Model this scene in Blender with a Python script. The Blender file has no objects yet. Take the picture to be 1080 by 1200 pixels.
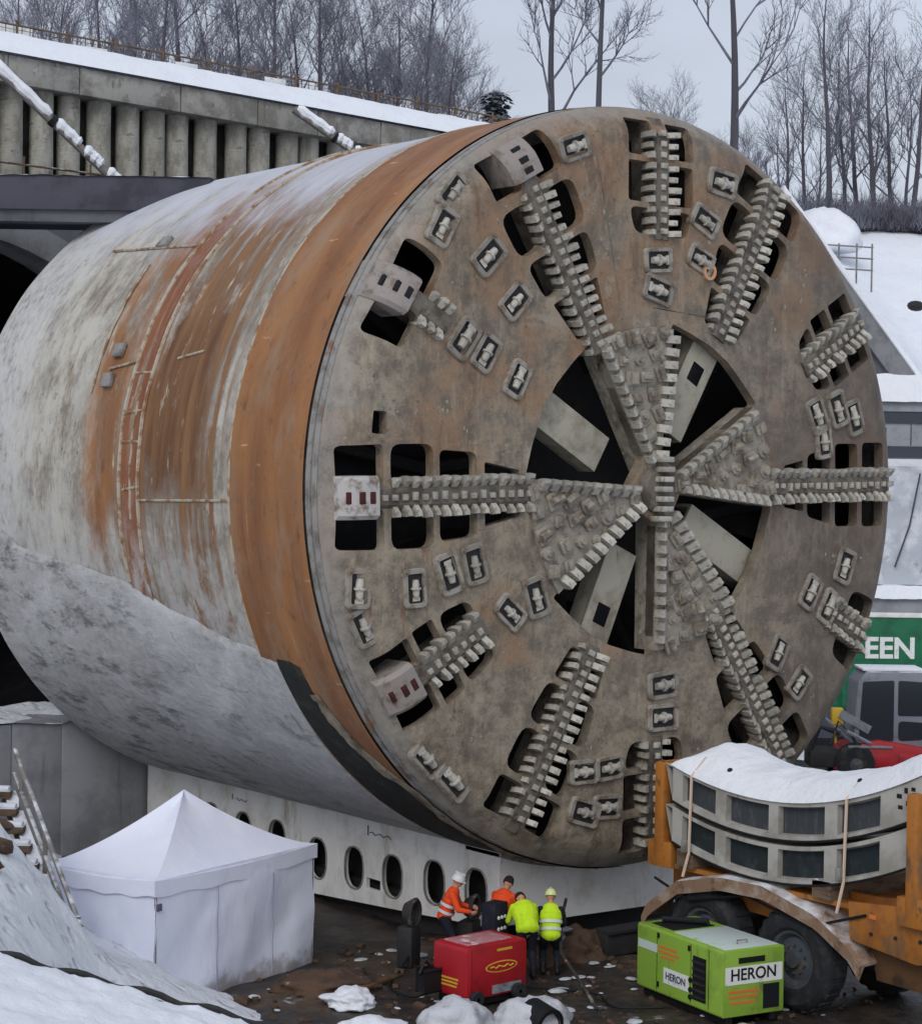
import bpy, bmesh, math, random
from math import sin, cos, pi, radians as R, atan2, hypot, sqrt
from mathutils import Vector, Matrix, noise, Quaternion
random.seed(7)
S = bpy.context.scene
COL = S.collection
ZC = 8.6          # height of the shield axis above the pit floor

# ------------------------------------------------------------------ camera, sky, sun, exposure
cd = bpy.data.cameras.new('camera'); cam = bpy.data.objects.new('camera', cd); COL.objects.link(cam)
cd.sensor_fit = 'HORIZONTAL'; cd.sensor_width = 36; cd.lens = 81.0; cd.clip_end = 3000; cd.clip_start = .5
yaw, pit, roll = .65569, -.02051, .01524
F = Vector((sin(yaw)*cos(pit), cos(yaw)*cos(pit), sin(pit))); r0 = Vector((cos(yaw), -sin(yaw), 0)); u0 = r0.cross(F)
rr = r0*cos(roll)+u0*sin(roll); uu = u0*cos(roll)-r0*sin(roll)
CAM = Vector((-25.860, -28.460, ZC+.302))
cam.matrix_world = Matrix(((rr.x, uu.x, -F.x, CAM.x), (rr.y, uu.y, -F.y, CAM.y), (rr.z, uu.z, -F.z, CAM.z), (0, 0, 0, 1)))
S.camera = cam
SUN_EL, SUN_AZ = R(38), R(235)     # azimuth clockwise from +Y
W = bpy.data.worlds.new('World'); S.world = W; W.use_nodes = True
nt = W.node_tree; bg = nt.nodes['Background']
sk = nt.nodes.new('ShaderNodeTexSky'); sk.sky_type = 'NISHITA'; sk.sun_disc = False
sk.sun_elevation = SUN_EL; sk.sun_rotation = SUN_AZ; sk.air_density = 1.4; sk.dust_density = 5.0; sk.ozone_density = 2.5; sk.altitude = 200
hs = nt.nodes.new('ShaderNodeHueSaturation'); hs.inputs['Saturation'].default_value = .5; hs.inputs['Value'].default_value = 1.0
nt.links.new(sk.outputs[0], hs.inputs['Color']); ov = nt.nodes.new('ShaderNodeMix'); ov.data_type = 'RGBA'; ov.inputs[0].default_value = .72; ov.inputs[7].default_value = (3.75, 4.12, 4.95, 1)   # even cloud cover over the clear sky
nt.links.new(hs.outputs[0], ov.inputs[6])
tcw = nt.nodes.new('ShaderNodeTexCoord'); cn = nt.nodes.new('ShaderNodeTexNoise'); cn.inputs['Scale'].default_value = 5; cn.inputs['Detail'].default_value = 6; mpw = nt.nodes.new('ShaderNodeMapping'); mpw.inputs['Scale'].default_value = (1, 1, 2.6)
nt.links.new(tcw.outputs['Generated'], mpw.inputs[0]); nt.links.new(mpw.outputs[0], cn.inputs['Vector'])
mr = nt.nodes.new('ShaderNodeMapRange'); mr.inputs[1].default_value = .3; mr.inputs[2].default_value = .7; mr.inputs[3].default_value = .93; mr.inputs[4].default_value = 1.12; nt.links.new(cn.outputs['Fac'], mr.inputs[0])
vm = nt.nodes.new('ShaderNodeVectorMath'); vm.operation = 'SCALE'; nt.links.new(ov.outputs[2], vm.inputs[0]); nt.links.new(mr.outputs[0], vm.inputs['Scale']); nt.links.new(vm.outputs[0], bg.inputs[0]); bg.inputs[1].default_value = .15
sl = bpy.data.lights.new('sun', 'SUN'); sl.energy = .8; sl.angle = R(25); sl.color = (1, .97, .93)
so = bpy.data.objects.new('sun', sl); COL.objects.link(so)
sd = Vector((sin(SUN_AZ)*cos(SUN_EL), cos(SUN_AZ)*cos(SUN_EL), sin(SUN_EL)))
so.rotation_euler = sd.to_track_quat('Z', 'Y').to_euler(); so.location = (0, 0, 60)
vs = S.view_settings; vs.view_transform = 'Standard'; vs.look = 'None'; vs.gamma = 1; vs.use_curve_mapping = False; vs.exposure = 0.0
S.cycles.max_bounces = 6

# ------------------------------------------------------------------ helpers
def srgb(r, g, b):
    f = lambda c: ((c/255+.055)/1.055)**2.4 if c > 10 else c/255/12.92
    return (f(r), f(g), f(b), 1)

class NT:
    def __init__(s, name):
        s.m = bpy.data.materials.new(name); s.m.use_nodes = True; s.t = s.m.node_tree
        s.b = s.t.nodes['Principled BSDF']
        s.tc = s.t.nodes.new('ShaderNodeTexCoord'); s.obj = s.tc.outputs['Object']
    def n(s, typ, **k):
        x = s.t.nodes.new(typ)
        for a, v in k.items(): setattr(x, a, v)
        return x
    def put(s, v, sock):
        if hasattr(v, 'is_linked') or isinstance(v, bpy.types.NodeSocket): s.t.links.new(v, sock)
        else: sock.default_value = v
    def math(s, op, a, b=0., c=None, clamp=False):
        x = s.n('ShaderNodeMath', operation=op, use_clamp=clamp); s.put(a, x.inputs[0]); s.put(b, x.inputs[1])
        if c is not None: s.put(c, x.inputs[2])
        return x.outputs[0]
    def noise(s, scale=1, vec=None, sc=(1, 1, 1), detail=5, rough=.6, dist=0.):
        mp = s.n('ShaderNodeMapping'); s.t.links.new(vec or s.obj, mp.inputs[0]); mp.inputs['Scale'].default_value = sc
        x = s.n('ShaderNodeTexNoise'); s.t.links.new(mp.outputs[0], x.inputs['Vector'])
        x.inputs['Scale'].default_value = scale; x.inputs['Detail'].default_value = detail
        x.inputs['Roughness'].default_value = rough; x.inputs['Distortion'].default_value = dist
        return x.outputs['Fac']
    def step(s, v, lo, hi, k=1.):
        x = s.n('ShaderNodeMapRange'); x.interpolation_type = 'SMOOTHSTEP'; s.put(v, x.inputs[0])
        x.inputs[1].default_value = lo; x.inputs[2].default_value = hi; x.inputs[3].default_value = 0; x.inputs[4].default_value = k
        return x.outputs[0]
    def mix(s, fac, a, b):
        x = s.n('ShaderNodeMix', data_type='RGBA'); s.put(fac, x.inputs[0]); s.put(a, x.inputs[6]); s.put(b, x.inputs[7])
        return x.outputs[2]
    def up(s):
        g = s.n('ShaderNodeNewGeometry'); x = s.n('ShaderNodeSeparateXYZ'); s.t.links.new(g.outputs['Normal'], x.inputs[0]); return x.outputs[2]
    def xyz(s, v=None):
        x = s.n('ShaderNodeSeparateXYZ'); s.t.links.new(v or s.obj, x.inputs[0]); return x.outputs
    def comb(s, a, b, c):
        x = s.n('ShaderNodeCombineXYZ'); s.put(a, x.inputs[0]); s.put(b, x.inputs[1]); s.put(c, x.inputs[2]); return x.outputs[0]
    def rnd(s):
        return s.n('ShaderNodeObjectInfo').outputs['Random']
    def bump(s, h, strength=.3, dist=.02):
        x = s.n('ShaderNodeBump'); x.inputs['Strength'].default_value = strength; x.inputs['Distance'].default_value = dist
        s.put(h, x.inputs['Height']); s.t.links.new(x.outputs[0], s.b.inputs['Normal'])
    def done(s, color, rough=.85, metal=0., spec=.3):
        s.put(color, s.b.inputs['Base Color']); s.put(rough, s.b.inputs['Roughness']); s.put(metal, s.b.inputs['Metallic'])
        s.b.inputs['Specular IOR Level'].default_value = spec
        return s.m

def simple(name, base, layers=(), rough=.85, metal=0., spec=.3, bump=None, snow=None, var=0.):
    """base colour, then noise layers (colour, scale, lo, hi[, stretch[, amount]]); snow = (lo, hi) on upward faces"""
    t = NT(name); c = base
    if var:
        rn = t.rnd(); hv = t.n('ShaderNodeHueSaturation'); hv.inputs['Color'].default_value = base
        t.put(t.math('MULTIPLY_ADD', rn, var, 1-var/2), hv.inputs['Value']); c = hv.outputs[0]
    for L in layers:
        f = t.step(t.noise(L[1], sc=L[4] if len(L) > 4 else (1, 1, 1), detail=7, rough=.65), L[2], L[3], L[5] if len(L) > 5 else 1.)
        c = t.mix(f, c, L[0])
    if snow:
        f = t.step(t.math('ADD', t.up(), t.math('MULTIPLY_ADD', t.noise(2.5, detail=6), .9, -.45)), snow[0], snow[1])
        c = t.mix(f, c, SNOWC)
    if bump: t.bump(t.noise(bump[0], detail=8, rough=.65), bump[1], bump[2] if len(bump) > 2 else .02)
    return t.done(c, rough, metal, spec)

SNOWC = (.80, .83, .88, 1)

class MB:
    """collects shapes, builds ONE mesh object"""
    def __init__(s): s.bm = bmesh.new()
    def box(s, lo, hi, M=None, bev=0.):
        t = bmesh.new(); bmesh.ops.create_cube(t, size=1)
        c = [(a+b)/2 for a, b in zip(lo, hi)]; d = [b-a for a, b in zip(lo, hi)]
        for v in t.verts: v.co = Vector((v.co.x*d[0]+c[0], v.co.y*d[1]+c[1], v.co.z*d[2]+c[2]))
        if bev: bmesh.ops.bevel(t, geom=t.edges[:], offset=bev, segments=2, affect='EDGES', profile=.5)
        return s.add(t, M)
    def add(s, t, M=None):
        if M is not None: t.transform(M)
        me = bpy.data.meshes.new('tmp'); t.to_mesh(me); t.free(); s.bm.from_mesh(me); bpy.data.meshes.remove(me); return s
    def tube(s, pts, rad, n=8, cap=True, M=None):
        t = bmesh.new(); pts = [Vector(p) for p in pts]; k = len(pts); prev = None; rings = []
        rs = rad if isinstance(rad, (list, tuple)) else [rad]*k
        nrm = None
        for i in range(k):
            d = (pts[min(i+1, k-1)]-pts[max(i-1, 0)]).normalized()
            if nrm is None: nrm = d.orthogonal().normalized()
            else: nrm = (nrm-d*nrm.dot(d)); nrm = nrm.normalized() if nrm.length > 1e-6 else d.orthogonal().normalized()
            b = d.cross(nrm)
            rings.append([t.verts.new(pts[i]+(nrm*cos(2*pi*j/n)+b*sin(2*pi*j/n))*rs[i]) for j in range(n)])
        for a, b in zip(rings, rings[1:]):
            for j in range(n): t.faces.new((a[j], a[(j+1) % n], b[(j+1) % n], b[j]))
        if cap: t.faces.new(rings[0][::-1]); t.faces.new(rings[-1])
        return s.add(t, M)
    def prism(s, poly, h0, h1, axis='z', M=None, bev=0.):
        """poly in 2-D, extruded; axis z: (x,y) axis y: (x,z) axis x: (y,z)"""
        t = bmesh.new()
        f = {'z': lambda a, b, h: (a, b, h), 'y': lambda a, b, h: (a, h, b), 'x': lambda a, b, h: (h, a, b)}[axis]
        A = [t.verts.new(f(a, b, h0)) for a, b in poly]; B = [t.verts.new(f(a, b, h1)) for a, b in poly]; n = len(poly)
        t.faces.new(A); t.faces.new(B[::-1])
        for i in range(n): t.faces.new((A[i], B[i], B[(i+1) % n], A[(i+1) % n]))
        bmesh.ops.recalc_face_normals(t, faces=t.faces[:])
        if bev: bmesh.ops.bevel(t, geom=t.edges[:], offset=bev, segments=2, affect='EDGES', profile=.5)
        return s.add(t, M)
    def lathe(s, prof, n=48, a0=0, a1=2*pi, M=None):
        """profile (radius, height) round the local Z axis"""
        t = bmesh.new(); full = abs(a1-a0-2*pi) < 1e-6; m = n if full else n+1
        rg = [[t.verts.new((r*cos(a0+(a1-a0)*i/n), r*sin(a0+(a1-a0)*i/n), h)) for r, h in prof] for i in range(m)]
        for i in range(n):
            a, b = rg[i], rg[(i+1) % m]
            for j in range(len(prof)-1): t.faces.new((a[j], b[j], b[j+1], a[j+1]))
        bmesh.ops.remove_doubles(t, verts=t.verts[:], dist=1e-5)
        bmesh.ops.recalc_face_normals(t, faces=t.faces[:])
        return s.add(t, M)
    def ball(s, c, r, seg=12, sc=(1, 1, 1), M=None):
        t = bmesh.new(); bmesh.ops.create_uvsphere(t, u_segments=seg, v_segments=max(6, seg*2//3), radius=r)
        for v in t.verts: v.co = Vector((v.co.x*sc[0]+c[0], v.co.y*sc[1]+c[1], v.co.z*sc[2]+c[2]))
        return s.add(t, M)
    def capsule(s, a, b, ra, rb, n=12):
        a, b = Vector(a), Vector(b); d = b-a; L = d.length; M = Matrix.Translation(a) @ d.to_track_quat('Z', 'Y').to_matrix().to_4x4()
        pr = [(ra*cos(t), ra*sin(t)) for t in [-pi/2, -pi/3, -pi/6, 0]]+[(rb*cos(t), L+rb*sin(t)) for t in [0, pi/6, pi/3, pi/2]]
        pr = [(max(r, 1e-4), h) for r, h in pr]
        return s.lathe(pr, n, M=M)
    def mesh(s, name, mats, smooth=35):
        bmesh.ops.recalc_face_normals(s.bm, faces=s.bm.faces[:]) if not getattr(s, 'keep', False) else None
        if smooth:
            sm = R(smooth)
            for f in s.bm.faces: f.smooth = True
            for e in s.bm.edges:
                if len(e.link_faces) != 2 or e.calc_face_angle(0) > sm: e.smooth = False
        me = bpy.data.meshes.new(name); s.bm.to_mesh(me); s.bm.free()
        for m in (mats if isinstance(mats, (list, tuple)) else [mats]): me.materials.append(m)
        return me
    def build(s, name, mat, parent=None, smooth=35, **k):
        return obj(name, s.mesh(name, mat, smooth), parent, **k)

def obj(name, data, parent=None, M=None, **k):
    o = bpy.data.objects.new(name, data); COL.objects.link(o)
    if parent: o.parent = parent
    if M is not None: o.matrix_local = M
    return tag(o, **k)
def tag(o, label=None, cat=None, group=None, kind=None):
    for a, v in (('label', label), ('category', cat), ('group', group), ('kind', kind)):
        if v: o[a] = v
    return o
def thing(name, loc, rotz=0, label=None, cat=None, group=None, M=None):
    o = bpy.data.objects.new(name, None); COL.objects.link(o); o.empty_display_size = .3
    if M is not None: o.matrix_world = M
    else: o.location = loc; o.rotation_euler = (0, 0, rotz)
    return tag(o, label, cat, group)
def kids(o): return [c for c in ALLK.get(o, [])]
def from_ev(o):
    dg = bpy.context.evaluated_depsgraph_get(); me = bpy.data.meshes.new_from_object(o.evaluated_get(dg)); return me
def text_mesh(txt, size, mat, depth=.004, bold=0.):
    c = bpy.data.curves.new('txt', 'FONT'); c.body = txt; c.size = size; c.extrude = depth; c.offset = bold
    c.align_x = 'CENTER'; c.align_y = 'CENTER'
    o = bpy.data.objects.new('txt', c); COL.objects.link(o); me = from_ev(o)
    bpy.data.objects.remove(o); bpy.data.curves.remove(c); me.materials.clear(); me.materials.append(mat); return me
def remesh(bmsh, vox, smooth_it=4):
    me = bpy.data.meshes.new('tmp'); bmsh.to_mesh(me); bmsh.free()
    o = bpy.data.objects.new('tmp', me); COL.objects.link(o)
    r = o.modifiers.new('r', 'REMESH'); r.mode = 'VOXEL'; r.voxel_size = vox; r.use_smooth_shade = True
    s = o.modifiers.new('s', 'SMOOTH'); s.iterations = smooth_it; s.factor = .5
    m2 = from_ev(o); bpy.data.objects.remove(o); bpy.data.meshes.remove(me); return m2
def fbm(p, o=4): return noise.fractal(Vector(p), 1.0, 2.0, o)
def grid(nx, ny, fn):
    t = bmesh.new(); v = [[t.verts.new(fn(i/nx, j/ny)) for j in range(ny+1)] for i in range(nx+1)]
    for i in range(nx):
        for j in range(ny): t.faces.new((v[i][j], v[i+1][j], v[i+1][j+1], v[i][j+1]))
    m = MB(); m.bm.free(); m.bm = t; return m
def interp(x, P):
    if x <= P[0][0]: return P[0][1]
    for (a, b), (c, d) in zip(P, P[1:]):
        if x <= c: return b+(d-b)*(x-a)/(c-a)
    return P[-1][1]
RT = Vector((.7930, -.6093, 0)); FW = Vector((.6093, .7930, 0))      # lateral and viewing directions of the site's access ramp
def site(a, d, z=0): p = Vector((CAM.x, CAM.y, 0))+RT*a+FW*d; return Vector((p.x, p.y, z))

# ------------------------------------------------------------------ materials
def mat_steel_face():
    t = NT('weathered_plate'); x = t.xyz()
    n1 = t.noise(.55, detail=6, rough=.65); n2 = t.noise(2.2, detail=9, rough=.74); n3 = t.noise(9, detail=7, rough=.7)
    drip = t.noise(1.6, sc=(1.8, 1, .22), detail=7, rough=.65)
    c = t.mix(t.step(n2, .36, .66), srgb(106, 97, 85), srgb(156, 144, 125))
    c = t.mix(t.step(t.math('ADD', n1, t.math('MULTIPLY', x[2], .012)), .48, .66, .7), c, srgb(140, 106, 76))      # rust film, more of it up high
    c = t.mix(t.step(t.noise(.8, detail=8, rough=.7, dist=.6), .56, .66, .6), c, srgb(156, 148, 132))
    c = t.mix(t.step(drip, .54, .72, .7), c, srgb(168, 157, 136))                                               # dried slurry runs
    c = t.mix(t.step(t.noise(1.3, sc=(2.6, 1, .3), detail=6), .6, .72, .75), c, srgb(112, 74, 48))
    c = t.mix(t.step(t.math('MULTIPLY_ADD', t.noise(.4, detail=3), 5, t.math('MULTIPLY', x[0], .55)), 3.0, 5.6, .6), c, srgb(84, 74, 69))  # darker towards the right-hand side
    c = t.mix(t.step(t.noise(.9, sc=(1.5, 1, .5), detail=9, rough=.75), .5, .68, .75), c, srgb(82, 74, 65))
    c = t.mix(t.step(n3, .56, .72, .6), c, srgb(64, 57, 50))
    c = t.mix(t.step(t.noise(16, detail=4), .64, .74, .6), c, srgb(182, 174, 158))
    r = t.math('SQRT', t.math('ADD', t.math('MULTIPLY', x[0], x[0]), t.math('MULTIPLY', x[2], x[2])))
    c = t.mix(t.step(t.math('ADD', r, t.math('MULTIPLY', n2, 1.2)), 7.15, 7.6, .6), c, srgb(150, 147, 142))
    t.bump(t.math('ADD', n2, t.math('MULTIPLY', n3, .6)), .75, .04)
    return t.done(c, t.math('MULTIPLY_ADD', n2, .5, .38), .0, .4)
def mat_shell():
    t = NT('weathered_shield'); x = t.xyz(); y = x[1]
    th = t.math('ARCTAN2', x[0], x[2]); arc = t.math('MULTIPLY', th, 7.0)
    v = t.comb(arc, y, 0.)
    str_ = t.noise(1.0, v, (.22, 2.6, 1), 7, .65); blot = t.noise(.55, v, (1, 1, 1), 7, .68); fine = t.noise(5, v, (.7, 1.3, 1), 7, .7)
    yn = t.math('ADD', y, t.math('MULTIPLY_ADD', blot, 1.5, -.75))
    wob = t.math('ADD', y, t.math('MULTIPLY_ADD', fine, .12, -.06))
    grey = t.mix(t.step(fine, .35, .68), srgb(124, 117, 107), srgb(164, 157, 145))
    grey = t.mix(t.step(blot, .48, .64, .75), grey, srgb(196, 193, 184)); grey = t.mix(t.step(t.noise(4, v, (1, .6, 1), 9, .78), .55, .68, .6), grey, srgb(92, 84, 76))
    soft = t.noise(.8, v, (.2, 1.5, 1), 3, .5); rust = t.mix(t.step(soft, .3, .7), srgb(124, 82, 52), srgb(158, 110, 68)); rust = t.mix(t.step(t.noise(.7, v, (.8, 1.2, 1), 8, .7), .48, .66, .7), rust, srgb(132, 98, 72)); rust = t.mix(t.step(t.noise(3, v, (.6, 1, 1), 9, .8), .53, .66, .75), rust, srgb(98, 68, 50)); rust = t.mix(t.step(t.noise(11, v, (.5, 1, 1), 6, .7), .62, .72, .6), rust, srgb(170, 132, 100)); rust = t.mix(t.step(t.noise(1.4, v, (.09, 3.2, 1), 6, .6), .6, .7, .55), rust, srgb(84, 62, 50))
    rust = t.mix(t.step(fine, .52, .76, .6), rust, srgb(122, 82, 58))
    rust = t.mix(t.step(t.noise(.9, v, (.16, 1.6, 1), 5), .56, .7, .6), rust, srgb(134, 112, 88))
    brown = t.mix(t.step(str_, .35, .7), srgb(98, 66, 44), srgb(140, 104, 70))
    c = grey
    # middle ring: brown scale patch half way up
    deg = t.math('MULTIPLY', th, 180/pi); dn = t.math('ADD', deg, t.math('MULTIPLY_ADD', blot, 30, -15))
    def band(s, a, b, w): return t.math('MULTIPLY', t.step(s, a-w, a+w), t.math('SUBTRACT', 1., t.step(s, b-w, b+w)))
    c = t.mix(t.math('MULTIPLY', band(yn, 3.7, 6.0, .25), band(dn, -92, -58, 5), clamp=True), c, brown)
    c = t.mix(t.math('MULTIPLY', band(yn, 3.1, 6.0, .3), t.step(t.math('ADD', str_, t.math('MULTIPLY', fine, .3)), .57, .72), clamp=True), c, brown)
    # rust between and behind the weld beads
    c = t.mix(t.math('MULTIPLY', band(wob, 5.95, 6.75, .1), t.step(str_, .3, .5), clamp=True), c, t.mix(.5, rust, srgb(120, 66, 50)))
    c = t.mix(t.math('MULTIPLY', band(yn, 6.8, 8.3, .25), t.math('MULTIPLY', band(dn, -104, -30, 6), t.step(t.noise(.8, v, (.3, 1, 1), 6), .38, .55)), clamp=True), c, rust)
    c = t.mix(t.math('MULTIPLY', t.step(yn, 8, 8.6), t.step(t.noise(1.3, v, (.12, 2.2, 1), 6), .58, .68), clamp=True), c, brown)
    # hoar frost and dried slurry on the rear shell
    fr = t.math('MULTIPLY', t.step(yn, 7.2, 9.6), t.step(t.noise(1.1, v, (.6, 1, 1), 8, .72), .4, .6), clamp=True)
    c = t.mix(t.math('MULTIPLY', fr, .85), c, srgb(196, 193, 182))
    rear = t.math('MULTIPLY', t.step(yn, 10, 12.6), t.step(fine, .3, .6), clamp=True)
    c = t.mix(t.math('MULTIPLY', rear, .85), c, srgb(198, 200, 202))
    c = t.mix(t.step(t.noise(2.3, v, (.4, 1.4, 1), 8, .7), .58, .72, .8), c, srgb(214, 208, 192)); c = t.mix(t.math('MULTIPLY', t.step(yn, 6.6, 7.4), t.step(t.noise(3.2, v, (.8, 1, 1), 9, .78), .54, .68, .75), clamp=True), c, srgb(104, 100, 94))
    # frost creeping up the flank from the lower skin
    low = t.math('ADD', dn, t.math('MULTIPLY', y, -1.15)); lf = t.math('MULTIPLY', t.math('SUBTRACT', 1., t.step(low, -114, -100)), t.step(t.noise(2.2, v, (.7, 1, 1), 8, .72), .36, .6), clamp=True)
    c = t.mix(t.math('MULTIPLY', lf, .75), c, srgb(190, 190, 188))
    # front band
    rust = t.mix(t.step(t.noise(.5, v, (.7, 1.6, 1), 8, .7), .5, .66, .65), rust, srgb(146, 124, 104)); rust = t.mix(t.step(t.noise(2.6, v, (.12, 2.4, 1), 7, .7), .6, .7, .6), rust, srgb(178, 140, 106))
    fb = t.math('SUBTRACT', 1., t.step(wob, 2.66, 2.70))
    c = t.mix(fb, c, rust)
    c = t.mix(t.math('MULTIPLY', fb, t.step(t.noise(2.0, v, (2.6, .35, 1), 5, .6), .66, .72), clamp=True), c, srgb(190, 150, 120))
    # thin snow lying on the crown behind the front band
    sn = t.math('ADD', t.up(), t.math('MULTIPLY_ADD', t.noise(.8, v, (.5, 1, 1), 7, .65), .75, -.375))
    sn = t.math('MULTIPLY', t.step(sn, .62, .9), t.step(wob, 2.9, 3.6), clamp=True)
    c = t.mix(t.math('MULTIPLY', sn, .8), c, srgb(196, 199, 210))
    t.bump(t.math('ADD', fine, t.math('MULTIPLY', str_, .6)), .5, .03)
    return t.done(c, t.math('MULTIPLY_ADD', fine, .35, .5), 0, .35)
def mat_frostcoat():
    t = NT('frosted_lower_skin'); x = t.xyz()
    th = t.math('ARCTAN2', x[0], x[2]); v = t.comb(t.math('MULTIPLY', th, 7.), x[1], 0.)
    a = t.noise(.45, v, (1, .6, 1), 7, .62, .4); b = t.noise(5, v, (1, .7, 1), 6, .65); k = t.noise(1.3, v, (1.3, .45, 1), 10, .78, .15)
    c = t.mix(t.step(b, .3, .7), srgb(168, 168, 168), srgb(190, 190, 190))
    c = t.mix(t.step(a, .44, .66, .8), c, srgb(212, 213, 214))
    c = t.mix(t.step(t.noise(1.6, v, (1, .5, 1), 9, .75, .5), .52, .68, .75), c, srgb(124, 123, 122))
    back = t.step(t.math('ADD', x[1], t.math('MULTIPLY', a, 4)), 7.5, 10.5)
    c = t.mix(t.math('MULTIPLY', back, t.step(k, .5, .62, .7), clamp=True), c, srgb(84, 85, 88))      # bare dark patches toward the tail
    c = t.mix(t.step(k, .62, .72, .7), c, srgb(92, 90, 88))
    c = t.mix(t.step(t.noise(1.1, v, (.25, 3, 1), 7), .66, .72, .6), c, srgb(110, 96, 82))
    t.bump(t.math('ADD', b, a), .6, .05)
    return t.done(c, .9, 0, .2)

M_FACE = mat_steel_face(); M_SHELL = mat_shell(); M_COAT = mat_frostcoat()
M_BAR = simple('dusty_bar_steel', srgb(112, 105, 95), [(srgb(80, 72, 64), 3, .42, .62), (srgb(150, 143, 131), 5, .55, .72, (1, 1, 1), .7), (srgb(60, 54, 48), 12, .6, .72, (1, 1, 1), .6)], .7, bump=(9, .7, .03))
M_HUB = simple('slurry_caked_steel', srgb(150, 143, 130), [(srgb(112, 103, 91), 2.2, .44, .62), (srgb(176, 170, 156), 4, .55, .7), (srgb(84, 76, 67), 9, .58, .7, (1, 1, 1), .7)], .8, bump=(8, .8, .04))
M_TOOTH = simple('worn_tool_steel', srgb(172, 168, 157), [(srgb(120, 112, 101), 9, .45, .65, (1, 1, 1), .8)], .55, .0, .5, bump=(14, .3, .01), var=.45)
M_HOUS = simple('cutter_housing_steel', srgb(142, 136, 126), [(srgb(106, 92, 76), 4, .45, .62, (1, 1, 1), .9)], .65, .0, .5, bump=(12, .4, .01), var=.35)
M_DARKST = simple('dark_oily_steel', srgb(44, 44, 46), [(srgb(60, 55, 50), 3, .5, .7)], .7)
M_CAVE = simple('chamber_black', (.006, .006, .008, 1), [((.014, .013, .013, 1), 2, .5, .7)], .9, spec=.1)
M_BEAM = simple('pale_channel_plate', srgb(168, 163, 147), [(srgb(128, 120, 104), 1.4, .45, .68), (srgb(104, 92, 76), 5, .6, .75, (2.5, 1, .4), .7)], .7, bump=(8, .3, .01))
M_RIM = simple('bare_rim_steel', srgb(140, 138, 134), [(srgb(104, 98, 92), 3, .45, .65), (srgb(130, 92, 62), 1.5, .58, .68)], .6, 0, .5, bump=(9, .3, .01))
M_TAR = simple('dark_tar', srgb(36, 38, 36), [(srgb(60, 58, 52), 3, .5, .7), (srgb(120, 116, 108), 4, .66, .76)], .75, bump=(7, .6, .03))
M_GAUGE = simple('white_gauge_box_paint', srgb(178, 174, 170), [(srgb(120, 108, 98), 4, .48, .66), (srgb(150, 110, 96), 7, .62, .72)], .6, bump=(9, .3, .01))
M_GAUGE2 = simple('dusty_gauge_box_paint', srgb(146, 138, 132), [(srgb(112, 102, 92), 4, .48, .66), (srgb(142, 112, 100), 7, .6, .72)], .65, bump=(9, .3, .01))
M_MAROON = simple('maroon_recess_paint', srgb(74, 30, 28), [(srgb(40, 26, 24), 6, .5, .7)], .7)
M_WELD = simple('pale_weld_bead', srgb(176, 166, 148), [(srgb(136, 104, 76), 3, .45, .6)], .7, bump=(20, .6, .02))
M_WHITEP = simple('dirty_white_paint', srgb(236, 235, 232), [(srgb(210, 207, 200), 1.2, .45, .7), (srgb(150, 140, 112), .9, .56, .72, (1.5, 1.5, .5), .7), (srgb(110, 104, 96), 9, .64, .74, (1, 1, 1), .5)], .6, bump=(6, .15, .01))
M_BLACK = simple('black_paint', srgb(24, 24, 26), [], .6)
M_SNOW = simple('snow', (.82, .845, .89, 1), [((.72, .76, .82, 1), 1.1, .45, .75, (1, 1, 1), .6), ((.46, .44, .42, 1), 6, .68, .76, (1, 1, 1), .5)], .9, spec=.15, bump=(4.5, .7, .07))
def mat_trodden():
    t = NT('trodden_snow'); n = t.noise(2.2, detail=8, rough=.7)
    c = t.mix(t.step(n, .5, .68), (.80, .83, .87, 1), (.64, .66, .70, 1)); c = t.mix(t.step(t.noise(3.2, detail=9, rough=.75), .62, .72, .75), c, (.24, .21, .18, 1))
    vo = t.n('ShaderNodeTexVoronoi'); vo.feature = 'SMOOTH_F1'; vo.inputs['Scale'].default_value = 2.6; vo.inputs['Randomness'].default_value = 1.0; t.t.links.new(t.obj, vo.inputs['Vector'])
    t.bump(t.math('ADD', t.step(vo.outputs['Distance'], .12, .34), t.math('MULTIPLY', t.noise(6, detail=8, rough=.7), .8)), .9, .09)
    return t.done(c, .9, 0, .15)
M_SNOWD = mat_trodden()
M_SNOWG = simple('grey_slush', (.58, .60, .64, 1), [((.36, .36, .38, 1), 1.8, .45, .66), ((.14, .12, .10, 1), 3.5, .6, .72, (1, 1, 1), .8)], .85, spec=.2, bump=(5, .7, .06))
def mat_mud():
    t = NT('wet_mud'); a = t.noise(.35, detail=8, rough=.7); b = t.noise(1.8, detail=8, rough=.72); c3 = t.noise(8, detail=5)
    c = t.mix(t.step(b, .35, .68), srgb(34, 32, 32), srgb(72, 62, 54))
    c = t.mix(t.step(a, .5, .64, .8), c, srgb(98, 80, 62))
    c = t.mix(t.step(t.noise(.9, detail=9, rough=.75), .6, .68, .9), c, srgb(196, 200, 208))
    t.bump(t.math('ADD', b, t.math('MULTIPLY', c3, .4)), .8, .08)
    return t.done(c, t.math('MULTIPLY_ADD', a, 1.5, -.25, clamp=True), 0, .5)
M_MUD = mat_mud()
M_CONC = simple('grey_concrete', srgb(128, 130, 132), [(srgb(104, 105, 108), .9, .42, .66), (srgb(84, 83, 82), 1.6, .58, .72, (1.6, 1.6, .25), .7), (srgb(150, 150, 150), 6, .6, .75, (1, 1, 1), .5)], .9, bump=(8, .3, .015))
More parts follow.
